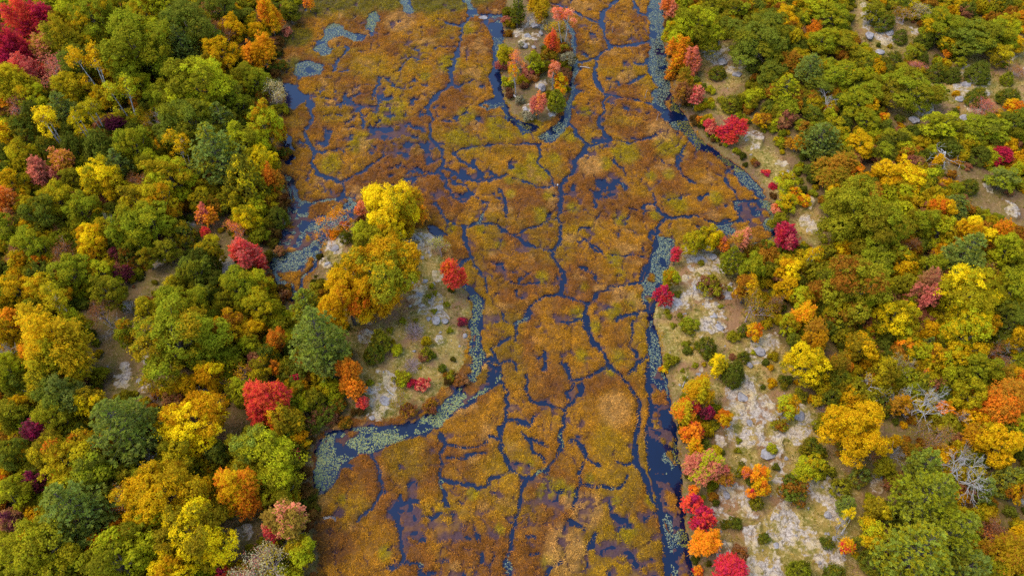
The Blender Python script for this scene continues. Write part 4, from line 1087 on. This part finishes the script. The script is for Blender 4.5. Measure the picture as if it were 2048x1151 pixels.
def maple(name, Dm, H, seed, size, nspray, per):
    """several leaders, each a ragged cone of outward sprays"""
    r = np.random.default_rng(seed)
    g, tr = Geo(), Geo()
    R = Dm / 2
    ns = int(r.integers(4, 7))
    a0 = r.random() * 6.28
    stems = [(np.array([0, 0, H * .50]), R * .52, H * .50)]
    for i in range(ns):
        a = a0 + 6.283 * i / ns + r.normal(0, .3)
        q = R * r.uniform(.34, .52)
        d = R * r.uniform(.86, 1.06) - q
        top = H * r.uniform(.55, .95)
        hz_ = max(q * 1.0, .30 * H * r.uniform(.7, 1.1))
        stems.append((np.array([d * math.cos(a), d * math.sin(a), top - hz_]), q, hz_))
    tips = []
    tot = sum(q * q for _, q, _ in stems)
    for k, (c0, q, hz_) in enumerate(stems):
        tone = r.random()
        for d in poisson_dirs(max(12, int(1.5 * nspray * q * q / tot)), r, -.45):
            taper = 1 - .35 * max(0, d[2])
            tip = c0 + d * np.array([q * taper, q * taper, hz_]) * (1 + r.normal(0, .13))
            if any(j != k and np.sum(((tip - c2) / np.array([q2, q2, z2])) ** 2) < .6 for j, (c2, q2, z2) in enumerate(stems)):
                continue
            ax = d * np.array([1, 1, .8]) + np.array([0, 0, .35])
            ax /= np.linalg.norm(ax)
            ln = R * r.uniform(.26, .5)
            n = max(5, int(per * r.uniform(.7, 1.3)))
            t = r.random(n) ** .7
            wd = (1 - t)[:, None] * .15 * R + .045 * R
            P = tip + ax * ((t - .8) * ln)[:, None] + r.normal(0, .55, (n, 3)) * wd
            N = np.array([0, 0, 1.]) + .7 * d + r.normal(0, .35, (n, 3))
            g.leaves(P, N, size, r, .5, np.broadcast_to(ax, (n, 3)), np.clip(.55 * tone + .45 * r.random() + .15 * (r.random(n) - .5), 0, 1))
        tips.append(c0)
        n = int(per * nspray * .4 * q * q / tot)
        d = sph(n, r, -.4)
        g.leaves(c0 + d * np.array([q, q, hz_]) * r.uniform(.35, .8, (n, 1)), d + r.normal(0, .5, (n, 3)), size, r, .6, None, np.full(n, tone))
    limbs(tr, tips * 2, H, .022 * H + .02, r, 5, .14)
    return g.mesh(name + "_crown", m_leaf), tr.mesh(name + "_trunk", m_bark)

def pine(name, Dm, H, seed, size, levels, nb, per):
    r = np.random.default_rng(seed)
    g, tr = Geo(), Geo()
    R = Dm / 2
    tr.tube([(0, 0, -.3), (r.normal(0, .1), r.normal(0, .1), H * .5), (0, 0, H * .97)], [.022 * H + .03, .016 * H, .02], 6)
    for i in range(levels):
        f = i / (levels - 1)
        z = H * (.20 + .76 * f)
        prof = (1 - f) ** .62 * (.75 + .4 * min(1, f * 4)) if f > .0 else .72
        n = max(4, int(nb * (1 - .45 * f)))
        for k in range(n):
            a = 2 * math.pi * (k + .5 * (i % 2)) / n + r.normal(0, .18)
            ln = R * max(.14, prof) * r.uniform(.75, 1.12)
            d = np.array([math.cos(a), math.sin(a), 0])
            rise = r.uniform(.02, .22)
            pt = lambda t: np.array([0, 0, z]) + d * ln * t + np.array([0, 0, ln * rise * t * t])
            tr.tube([pt(0), pt(.5), pt(.95)], [.03 + .006 * ln, .025, .008], 3)
            cl = r.random()
            nt = max(3, int(per * ln / R))
            for q in range(nt):
                t = r.uniform(.25, 1.0)
                side = np.array([-d[1], d[0], 0]) * r.normal(0, .22) * ln * (1.1 - .5 * t)
                c = pt(t) + side + np.array([0, 0, r.normal(.03, .05) * ln])
                m = 9
                dd = sph(m, r, -.1) + d * .7 + np.array([0, 0, .35])
                dd /= np.linalg.norm(dd, axis=1, keepdims=True)
                g.leaves(c + dd * size * .75, np.cross(dd, r.normal(0, 1, (m, 3))) + np.array([0, 0, .8]), size * 1.5, r, .42, dd, np.full(m, np.clip(cl * .6 + r.random() * .4, 0, 1)))
    return g.mesh(name + "_crown", m_leaf), tr.mesh(name + "_trunk", m_bark)

def cedar(name, Dm, H, seed, size, n):
    r = np.random.default_rng(seed)
    g, tr = Geo(), Geo()
    R = Dm / 2
    tr.tube([(0, 0, -.2), (0, 0, H * .5), (0, 0, H * .9)], [.05 + .012 * H, .04, .015], 5)
    nt = max(26, n // 26)
    lump = sph(9, r)
    for i in range(nt):
        f = 1 - math.sqrt(r.random()) if i % 2 else r.random()
        a = r.random() * 6.28
        prof = min(1, .62 + f * 2.2) * (1 - f) ** .55
        d = np.array([math.cos(a), math.sin(a), 0])
        k = .84 + .26 * max(0, (lump @ d).max()) ** 3 + r.normal(0, .06)
        p0 = d * R * prof * k + np.array([0, 0, H * (.04 + .9 * f)])
        m = 26
        ax = d * .55 + np.array([0, 0, .9])
        t = r.random(m)
        P = p0 + ax * (t[:, None] - .5) * .20 * H * .6 + r.normal(0, .05 * R + .03, (m, 3))
        g.leaves(P, d + np.array([0, 0, .5]) + r.normal(0, .5, (m, 3)), size, r, .45, np.broadcast_to(ax, (m, 3)), np.full(m, r.random()))
    return g.mesh(name + "_crown", m_leaf), tr.mesh(name + "_trunk", m_bark)

def branches(trunk, r, H, spread, depth=4, rad=.09, lean=(0, 0), nfork=3, twig=.012):
    """a forking skeleton: the trunk, then one geometry for each main branch"""
    tips, mains = [], []
    def grow(g, p, d, ln, rd, lev):
        q = p + d * ln * .5 + r.normal(0, .06 * ln, 3)
        e = p + d * ln + r.normal(0, .05 * ln, 3)
        rd = max(rd, twig)
        g.tube([p, q, e], [rd, rd * .8, max(rd * .55, twig * .6)], 5 if lev < 2 else 3)
        if lev >= depth:
            tips.append(e)
            return
        for k in range(nfork + (2 if lev == 0 else 0)):
            v = d * .8 + r.normal(0, spread, 3) + np.array([0, 0, .12])
            v /= np.linalg.norm(v)
            s = q + (e - q) * (r.uniform(0, 1.0) if k else 1.0)
            h = g
            if lev == 0:
                h = Geo()
                mains.append(h)
            grow(h, s, v, ln * r.uniform(.6, .85), rd * .58, lev + 1)
    d0 = np.array([lean[0], lean[1], 1.0])
    grow(trunk, np.array([0, 0, -.2]), d0 / np.linalg.norm(d0), H * .34, rad, 0)
    return np.array(tips), mains

def bare(name, H, seed, mat, leafy=0, size=.16, depth=4, spread=.5, nfork=3, rad=.02, twig=.012):
    r = np.random.default_rng(seed)
    tr = Geo()
    tips, mains = branches(tr, r, H, spread, depth, rad * H + .02, r.normal(0, .12, 2), nfork, twig)
    crown = None
    if leafy:
        g = Geo()
        c = tips[r.integers(0, len(tips), leafy)]
        g.leaves(c + r.normal(0, .26, (leafy, 3)), r.normal(0, .6, (leafy, 3)) + np.array([0, 0, .7]), size, r, .6, None, r.random(leafy))
        crown = g.mesh(name + "_crown", m_leaf)
    return crown, tr.mesh(name + "_trunk", mat), [m.mesh(name + "_branch", mat) for m in mains]

def birch(name, Dm, H, seed, size):
    r = np.random.default_rng(seed)
    g, tr = Geo(), Geo()
    R = Dm / 2
    C, O = [], []
    for k in range(r.integers(2, 4)):
        a = r.random() * 6.28
        ln = R * r.uniform(.2, .7)
        top = np.array([ln * math.cos(a), ln * math.sin(a), H * r.uniform(.86, 1.0)])
        b = np.array([.15 * math.cos(a), .15 * math.sin(a), -.3])
        mid = b * .5 + top * .5 + r.normal(0, .12, 3)
        tr.tube([b, mid, top], [.085, .06, .02], 6)
        for j in range(20):
            t = r.uniform(.45, 1.0)
            s = mid * (1 - t) * 1.0 + top * t if t > .5 else mid
            an = r.random() * 6.28
            q = R * r.uniform(.2, .65) * (1.3 - t)
            e = s + np.array([q * math.cos(an), q * math.sin(an), r.uniform(.1, .5)])
            tr.tube([s, e], [.022, .008], 3)
            C.append(e); O.append((e - s) / (np.linalg.norm(e - s) + 1e-6))
    clump_leaves(g, C, np.full(len(C), .16 * R + .16), O, 42, size, r, .9)
    return g.mesh(name + "_crown", m_leaf), tr.mesh(name + "_trunk", m_birch)

def twiggy(name, Dm, H, seed, n):
    r = np.random.default_rng(seed)
    g = Geo()
    d = sph(n, r, .05)
    for v in d:
        e = v * np.array([Dm / 2, Dm / 2, H]) * r.uniform(.6, 1.05)
        s = np.array([v[0], v[1], 0]) * Dm * r.uniform(0, .3)
        m = (s + e) / 2 + r.normal(0, .06, 3)
        g.tube([s, m, e], [.016, .012, .005], 3)
        for k in range(3):
            e2 = e + r.normal(0, .14, 3)
            g.tube([m * .4 + e * .6, e2], [.009, .004], 3)
    return g.mesh(name + "_stems", m_twig)

# kind -> list of (diameter, height, centre height share, [ (crown, trunk, branches) ... ])
PROTO = {}
PROTO['b'] = [(8.0, 10.0, .58, [broadleaf("broadleaf", 8.0, 10.0, 10 + i, .25, 96, .66, 8) + (None,) for i in range(3)]),
              (5.0, 7.4, .58, [broadleaf("broadleaf", 5.0, 7.4, 20 + i, .215, 78, .50, 7) + (None,) for i in range(4)]),
              (2.9, 4.6, .57, [broadleaf("broadleaf", 2.9, 4.6, 30 + i, .17, 56, .33, 6) + (None,) for i in range(3)])]
PROTO['m'] = [(6.5, 8.8, .55, [maple("maple", 6.5, 8.8, 40 + i, .23, 230, 40) + (None,) for i in range(3)]),
              (4.2, 6.4, .55, [maple("maple", 4.2, 6.4, 50 + i, .19, 150, 34) + (None,) for i in range(3)]),
              (2.2, 3.6, .55, [maple("maple", 2.2, 3.6, 60 + i, .145, 70, 26) + (None,) for i in range(2)])]
PROTO['p'] = [(7.5, 11.0, .58, [pine("pine", 7.5, 11.0, 70 + i, .25, 13, 11, 16) + (None,) for i in range(3)]),
              (4.4, 7.2, .55, [pine("pine", 4.4, 7.2, 80 + i, .21, 11, 10, 12) + (None,) for i in range(2)]),
              (2.4, 4.0, .52, [pine("pine", 2.4, 4.0, 85 + i, .16, 9, 8, 8) + (None,) for i in range(2)])]
PROTO['c'] = [(3.4, 4.4, .48, [cedar("cedar", 3.4, 4.4, 90 + i, .24, 5200) + (None,) for i in range(3)]),
              (1.9, 2.3, .48, [cedar("cedar", 1.9, 2.3, 95 + i, .17, 2600) + (None,) for i in range(3)])]
PROTO['i'] = [(4.2, 6.6, .66, [birch("birch", 4.2, 6.6, 100 + i, .20) + (None,) for i in range(4)])]
PROTO['n'] = [(4.6, 6.2, .66, [bare("bare_tree", 6.2, 110 + i, m_grey, 0, .1, 4, .5, 3, .022, .016) for i in range(3)])]
PROTO['w'] = [(4.8, 6.4, .62, [bare("bare_tree", 6.4, 150 + i, m_white, 0, .1, 5, .56, 2 + i % 2, .022, .012) for i in range(3)])]
PROTO['s'] = [(4.4, 6.0, .64, [bare("twig_tree", 6.0, 120 + i, m_twig, 1500, .19) for i in range(4)])]
PROTO['h'] = [(1.7, 1.2, .5, [broadleaf("shrub", 1.7, 1.1, 130 + i, .13, 30, .20, 4) + (None,) for i in range(4)])]
PROTO['t'] = [(2.6, 1.2, .5, [(None, None, [twiggy("twig_shrub", 2.6, 1.2, 140 + i, 120)]) for i in range(3)])]
KIND = dict(b=('broadleaf_tree', 'broadleaf tree', 'tree'), m=('maple_tree', 'maple', 'tree'), p=('pine_tree', 'pine', 'tree'), c=('cedar_tree', 'cedar', 'tree'), i=('birch_tree', 'birch', 'tree'),
            n=('bare_tree', 'bare tree', 'tree'), w=('bleached_tree', 'bleached bare tree', 'tree'), s=('thin_twiggy_tree', 'twiggy tree', 'tree'), h=('leafy_shrub', 'leafy shrub', 'shrub'), t=('leafless_shrub', 'leafless shrub', 'shrub'))
GROUP = dict(b='broadleaf trees of the woods', m='maples of the woods and shores', p='pines among the broadleaf trees', c='cedars in the woods and clearings', i='white stemmed birches', n='bare grey trees', w='bleached bare trees', s='thin twiggy trees', h='low leafy shrubs', t='leafless shrubs on the clearings')

# ------------------------------------------------------------------ place trees and shrubs
THINGS = []
r = np.random.default_rng(500)
for row in TREES:
    f = row.split()
    x, y, w, k, c1 = float(f[0]), float(f[1]), float(f[2]), f[3], f[4]
    c2 = f[5] if len(f) > 5 else c1
    sh = float(f[6]) if len(f) > 6 else 0.0
    z = 3.0
    for it in range(4):
        Dm = w * (1.0 + .1 * min(1, max(0, w - 70) / 30) if k in 'bmp' else 1.04) * (.9 if k == 'b' and x > 1400 and y < 420 else 1.0) * depth_at(x, y, z) / FPX
        cls = min(PROTO[k], key=lambda q: abs(math.log(Dm / q[0])))
        s = Dm / cls[0]
        sz = s * (1.0 if k in 'hct' else (1 / s) ** .25) * (.62 if x > 1400 and y < 420 else 1.0)
        X0, Y0 = unproject(x, y, z)
        gz = float(sample(Z, X0, Y0))
        z = gz + cls[1] * cls[2] * sz
    gz = max(gz, .02)
    crown, trunk, limb = cls[3][int(r.integers(0, len(cls[3])))]
    name, noun, cat = KIND[k]
    root = bpy.data.objects.new(name, None)
    root.empty_display_size = .3
    sc.collection.objects.link(root)
    root.location = (float(X0), float(Y0), gz)
    root.rotation_euler = (float(r.normal(0, .03)), float(r.normal(0, .03)), float(r.uniform(0, 6.28)))
    root.scale = (s * float(r.uniform(.86, 1.12)), s * float(r.uniform(.86, 1.12)), sz * float(r.uniform(.94, 1.08)))
    root["category"] = cat
    root["group"] = GROUP[k]
    if trunk:
        add_obj("trunk", trunk, root)
    for lb in limb or ():
        add_obj("stems" if k == 't' else "branch", lb, root)
    if crown:
        cr = add_obj("crown" if cat == 'tree' else "foliage", crown, root)
        jit = r.uniform(.9, 1.1)
        cr["leaf_colour"] = [float(v) for v in lin(PAL[c1]) * LEAF_GAIN * jit]
        cr["second_colour"] = [float(v) for v in lin(PAL[c2]) * LEAF_GAIN * jit]
        cr["second_share"] = min(.6, sh * 1.25)
    THINGS.append(dict(o=root, x=x, y=y, w=w, k=k, col=WORD[c1] if k not in 'nwt' else '', noun=noun))

for q in BOULDERS:
    x, y, w, fl_ = q
    X0, Y0 = unproject(x, y, 1.0)
    gz = float(sample(Z, X0, Y0))
    X0, Y0 = unproject(x, y, gz)
    Dm = w * depth_at(x, y, gz) / FPX
    o = add_obj("boulder", rock_mesh("boulder", int(x * 7 + y), 3, 1.0), category="boulder", group="boulders and bedrock slabs")
    o.location = (float(X0), float(Y0), max(gz, 0) + .06 * Dm * fl_)
    o.rotation_euler = (float(r.normal(0, .1)), float(r.normal(0, .1)), float(r.uniform(0, 6.28)))
    o.scale = (Dm * 1.15, Dm * .95, Dm * fl_)
    THINGS.append(dict(o=o, x=x, y=y, w=w, k='rock', col='pale grey', noun='boulder' if fl_ > .45 else 'rock slab'))

# fallen logs and standing dead stems
def stick(name, p0, p1, h0, h1, rad, label, cat, mat=m_white, forks=()):
    g = Geo()
    a, b = unproject(*p0, h0), unproject(*p1, h1)
    z0, z1 = max(0, float(sample(Z, *a))) + h0, max(0, float(sample(Z, *b))) + h1
    o3 = np.array([a[0], a[1], z0])
    A_, B_ = np.zeros(3), np.array([b[0] - a[0], b[1] - a[1], z1 - z0])
    rr = np.random.default_rng(int(p0[0]))
    mid = (A_ + B_) / 2 + rr.normal(0, .08, 3)
    g.tube([A_, mid, B_], [rad, rad * .85, rad * .5], 7)
    for q in range(4):
        t = rr.uniform(.3, .9)
        s = A_ * (1 - t) + B_ * t
        g.tube([s, s + rr.normal(0, .35, 3) + np.array([0, 0, .25])], [rad * .35, rad * .1], 4)
    o = add_obj(name, g.mesh(name, mat), category=cat, label=label)
    o.location = [float(v) for v in o3]
stick("fallen_log", (566, 50), (586, 36), .15, .35, .16, "white fallen log on the shore beside the golden maple, top left of the marsh", "log")
stick("fallen_log", (1160, 134), (1180, 140), .12, .2, .07, "thin pale log lying on the sedge right of the wooded island", "log")
stick("fallen_log", (1022, 190), (1038, 206), .5, .15, .14, "bent white birch log at the lower end of the wooded island", "log")
stick("fallen_log", (280, 560), (262, 530), .1, 1.8, .07, "leaning grey dead stem beside the maroon maples in the left woods", "log", m_grey)
stick("fallen_log", (777, 787), (790, 797), .3, .1, .08, "short white log above the shore below the grassy peninsula", "log")
stick("fallen_log", (1363, 778), (1374, 758), .1, .3, .05, "thin grey stick on the grass above the yellow maple, right shore", "log", m_grey)
stick("fallen_log", (1668, 1080), (1685, 1052), .2, 1.2, .06, "thin leaning pale stem beside the yellow birch on the right clearing", "log")
for (x, y, hgt, lab) in ((1181, 62, 1.6, "thin dead stake in the sedge right of the wooded island"), (1224, 66, 1.6, "thin dead stake in the sedge beside the upper central channel"), (1290, 196, 1.8, "thin dead stake in the sedge near the right shore lily pads"),
                         (1313, 242, 1.6, "thin dead stake in the sedge below the right shore lily pads"), (1109, 376, 1.2, "thin dead stake by the channel fork in the middle of the marsh")):
    a = unproject(x, y, .3)
    g = Geo()
    g.tube([(0, 0, -.2), (.04, .02, hgt * .6), (.10, -.05, hgt)], [.045, .035, .015], 6)
    g.tube([(.04, .02, hgt * .6), (.25, .1, hgt * .85)], [.02, .008], 4)
    o = add_obj("dead_stake", g.mesh("dead_stake", m_grey), category="stake", label=lab)
    o.location = (float(a[0]), float(a[1]), max(.05, float(sample(Z, *a))))
st = rock_mesh("stump", 77, 2, .9, m_white)
a = unproject(1115, 370, .2)
o = add_obj("white_stump", st, category="stump", label="small white stump at the channel fork in the middle of the marsh")
o.location = (float(a[0]), float(a[1]), .2); o.scale = (.3, .3, .5)

# ------------------------------------------------------------------ undergrowth below and between the trees
bush = [broadleaf("bush", 1.9, 1.6, 600 + i, .17, 34, .27, 5)[0] for i in range(4)]
for b in bush:
    b.materials[0] = m_leaf_i
r = np.random.default_rng(109)
sx, sy = rand_in(-121, 121, 8, 165, 21000, r)
la, cl, rk = sample(LAND, sx, sy), sample(clearm, sx, sy), sample(rockm, sx, sy)
ok = (la > .4) & (rk < .3) & in_view(sx, sy, 260) & (r.random(len(sx)) < np.where(cl > .5, .40 * sstep(.54, .64, fbm(sx, sy, 4.5, 3, 171)), np.where(sample(S_isle, sx, sy) > 0, .34, .9)))
sx, sy, cl, la = sx[ok], sy[ok], cl[ok], la[ok]
uc = lin(np.array([PAL[k] for k in ('ol', 'ce', 'dg', 'yo', 'do', 'g', 'br', 'lm', 'gd')]))
pick = r.choice(9, len(sx), p=[.18, .12, .07, .19, .09, .11, .05, .12, .07])
tint = uc[pick] * LEAF_GAIN * r.uniform(.75, 1.15, (len(sx), 1))
isl = sample(S_isle, sx, sy) > 0
tint[isl] = lin(np.array([PAL[k] for k in ('br', 'do', 'pl', 'yo', 'ol', 'pk', 'ol')]))[r.integers(0, 7, isl.sum())] * .55
edge_ = (la < 1.6) & ~isl
tint[edge_] = lin(np.array([(116, 84, 36), (96, 92, 26), (134, 88, 40), (112, 98, 28)]))[r.integers(0, 4, edge_.sum())] * .62
s = np.where(cl > .5, r.uniform(.2, .7, len(sx)), r.uniform(.6, 1.7, len(sx)) * (.45 + .55 * sstep(-1.0, -5.0, sample(clear, sx, sy)))) * np.where(edge_, .7, 1.0) * np.where(isl, .75, 1.0)
scatter("undergrowth", np.stack([sx, sy, sample(Z, sx, sy) - .1], 1), bush, tint, np.stack([s, s, s * r.uniform(.7, 1.3, len(s))], 1),
        np.stack([np.zeros(len(sx)), np.zeros(len(sx)), r.uniform(0, 6.28, len(sx))], 1), "low mixed undergrowth filling the ground between the trees")

# ------------------------------------------------------------------ labels: hand-written for the landmarks, the rest placed against the nearest landmark
LANDMARKS = {
 (905, 548): ("scarlet maple with orange lower leaves at the tip of the grassy peninsula", "scarlet maple at the peninsula tip"),
 (780, 412): ("large bright yellow tree at the back of the peninsula, tallest above the marsh", "big yellow tree at the peninsula back"),
 (758, 540): ("very large olive and gold broadleaf tree in the middle of the peninsula", "huge olive gold tree, peninsula"),
 (695, 600): ("large golden tree with orange patches left of the grassy peninsula clearing", "golden orange tree by the peninsula"),
 (640, 685): ("very large fresh green pine left of the grassy peninsula clearing", "huge green pine by the peninsula"),
 (497, 510): ("big scarlet maple with pink fringe on the left shore above the clearing", "scarlet pink maple, left shore"),
 (532, 803): ("big scarlet maple with orange leaves in the lower left woods", "scarlet maple, lower left woods"),
 (50, 33): ("scarlet maple at the top of the red group, top left corner", "red maples in the top left corner"),
 (393, 165): ("large rounded lime green tree in the upper left woods", "big round lime tree, upper left"),
 (273, 85): ("very large mid green broadleaf tree near the top of the left woods", "huge green tree, top left woods"),
 (228, 250): ("small maroon maple alone among green trees in the upper left woods", "small maroon maple, upper left"),
 (243, 545): ("maroon maple at the edge of the left woods path clearing", "maroon maple by the left clearing"),
 (350, 680): ("very large mid green oak-like tree right of the left clearing", "huge green tree by the left clearing"),
 (103, 680): ("very large golden maple near the left edge, halfway down", "huge golden maple by the left edge"),
 (383, 830): ("very large bright yellow round tree below the left clearing", "huge yellow tree, lower left woods"),
 (240, 850): ("very large blue green pine in the lower left woods", "huge pine, lower left woods"),
 (133, 1018): ("very large blue green pine near the lower left corner", "huge pine, lower left corner"),
 (335, 985): ("very large golden tree at the bottom of the left woods", "huge golden tree, bottom left"),
 (545, 925): ("large lime green tree on the left shore near the bottom of the marsh", "lime tree on the lower left shore"),
 (577, 1037): ("pinkish olive maple on the left shore at the bottom", "pinkish maple, bottom left shore"),
 (1077, 210): ("salmon and orange maple on the lower end of the wooded island", "salmon maple on the wooded island"),
 (1105, 86): ("scarlet maple on the rocky upper part of the wooded island", "scarlet maple on the wooded island"),
 (1464, 258): ("scarlet maple beside the grassy clearing on the upper right shore", "scarlet maple, upper right shore"),
 (1510, 75): ("very large dark green broadleaf tree at the top right shore", "huge dark tree, top right"),
 (1893, 287): ("bleached white bare tree in the upper right woods", "white bare tree, upper right"),
 (1828, 180): ("large mid green tree between the rock clearings, upper right", "round green tree, upper right"),
 (1945, 65): ("very large dark green tree in the top right corner woods", "huge dark tree, top right corner"),
 (1573, 474): ("crimson maple on the right shore beside the lily cove", "crimson maple by the lily cove"),
 (1720, 425): ("very large olive green tree, left of a pair in the right woods", "huge olive tree in the right woods"),
 (1852, 584): ("salmon brown maple in the middle of the right woods", "salmon brown maple, right woods"),
 (1936, 590): ("very large bright yellow tree in the right woods below the blue green pine", "huge yellow tree, right woods"),
 (1620, 730): ("round bright yellow tree at the right edge of the rocky clearing", "round yellow tree by the right clearing"),
 (1716, 868): ("very large golden round tree in the lower right woods edge", "huge golden tree, lower right"),
 (1326, 592): ("bright crimson maple at the water edge of the right rock point", "crimson maple on the rock point"),
 (1469, 744): ("dark cone shaped cedar alone on the right clearing", "cone cedar on the right clearing"),
 (1408, 932): ("large lime maple with pink tips on the right shore", "pink tipped lime maple, right shore"),
 (1407, 1038): ("scarlet maple on the lower right shore, above the orange maple", "scarlet maple, lower right shore"),
 (1412, 1082): ("bright orange maple on the lower right shore", "orange maple, lower right shore"),
 (1522, 948): ("golden orange maple in the middle of the lower right clearing", "orange maple on the lower clearing"),
 (1938, 950): ("bleached white bare tree beside pines in the lower right woods", "white bare tree, lower right"),
 (1830, 1112): ("very large fresh green pine at the bottom right", "huge pine, bottom right"),
 (1855, 802): ("big bleached white bare tree in the right woods", "white bare tree, right woods"),
 (430, 300): ("large blue green pine with lime branches near the left shore", "large pine, upper left shore"),
 (1645, 275): ("large blue green pine in the upper right woods", "large pine, upper right"),
 (530, 250): ("lime tree with a golden side on the upper left shore", "lime tree on the upper left shore"),
}
def direction(dx, dy):
    a = math.degrees(math.atan2(-dy, dx)) % 360
    return ["right of", "up right of", "above", "up left of", "left of", "down left of", "below", "down right of"][int(((a + 22.5) % 360) // 45)]
ORD = ["", "second ", "third ", "fourth ", "fifth ", "sixth ", "seventh ", "eighth ", "ninth ", "tenth "]
for q in THINGS:
    q['what'] = (q['col'] + ' ' + q['noun']).strip()
    if (q['x'], q['y']) in LANDMARKS:
        q['o']["label"], q['short'] = LANDMARKS[(q['x'], q['y'])]
marks = [q for q in THINGS if 'short' in q]
seen = set(q['o']["label"] for q in marks)
for q in THINGS:
    if 'short' in q:
        continue
    best = None
    for m in sorted(marks, key=lambda m: math.hypot(m['x'] - q['x'], m['y'] - q['y']))[:4]:
        d = direction(q['x'] - m['x'], q['y'] - m['y'])
        peers = sorted((t for t in THINGS if t['what'] == q['what'] and t is not m and direction(t['x'] - m['x'], t['y'] - m['y']) == d), key=lambda t: math.hypot(t['x'] - m['x'], t['y'] - m['y']))
        rank = peers.index(q)
        cost = rank * 60 + math.hypot(m['x'] - q['x'], m['y'] - q['y'])
        if best is None or cost < best[0]:
            best = (cost, m, d, rank)
    _, m, d, rank = best
    lab = f"{q['what']}, {ORD[min(rank, 9)]}nearest {d} the {m['short']}"
    assert lab not in seen, lab
    seen.add(lab)
    q['o']["label"] = lab
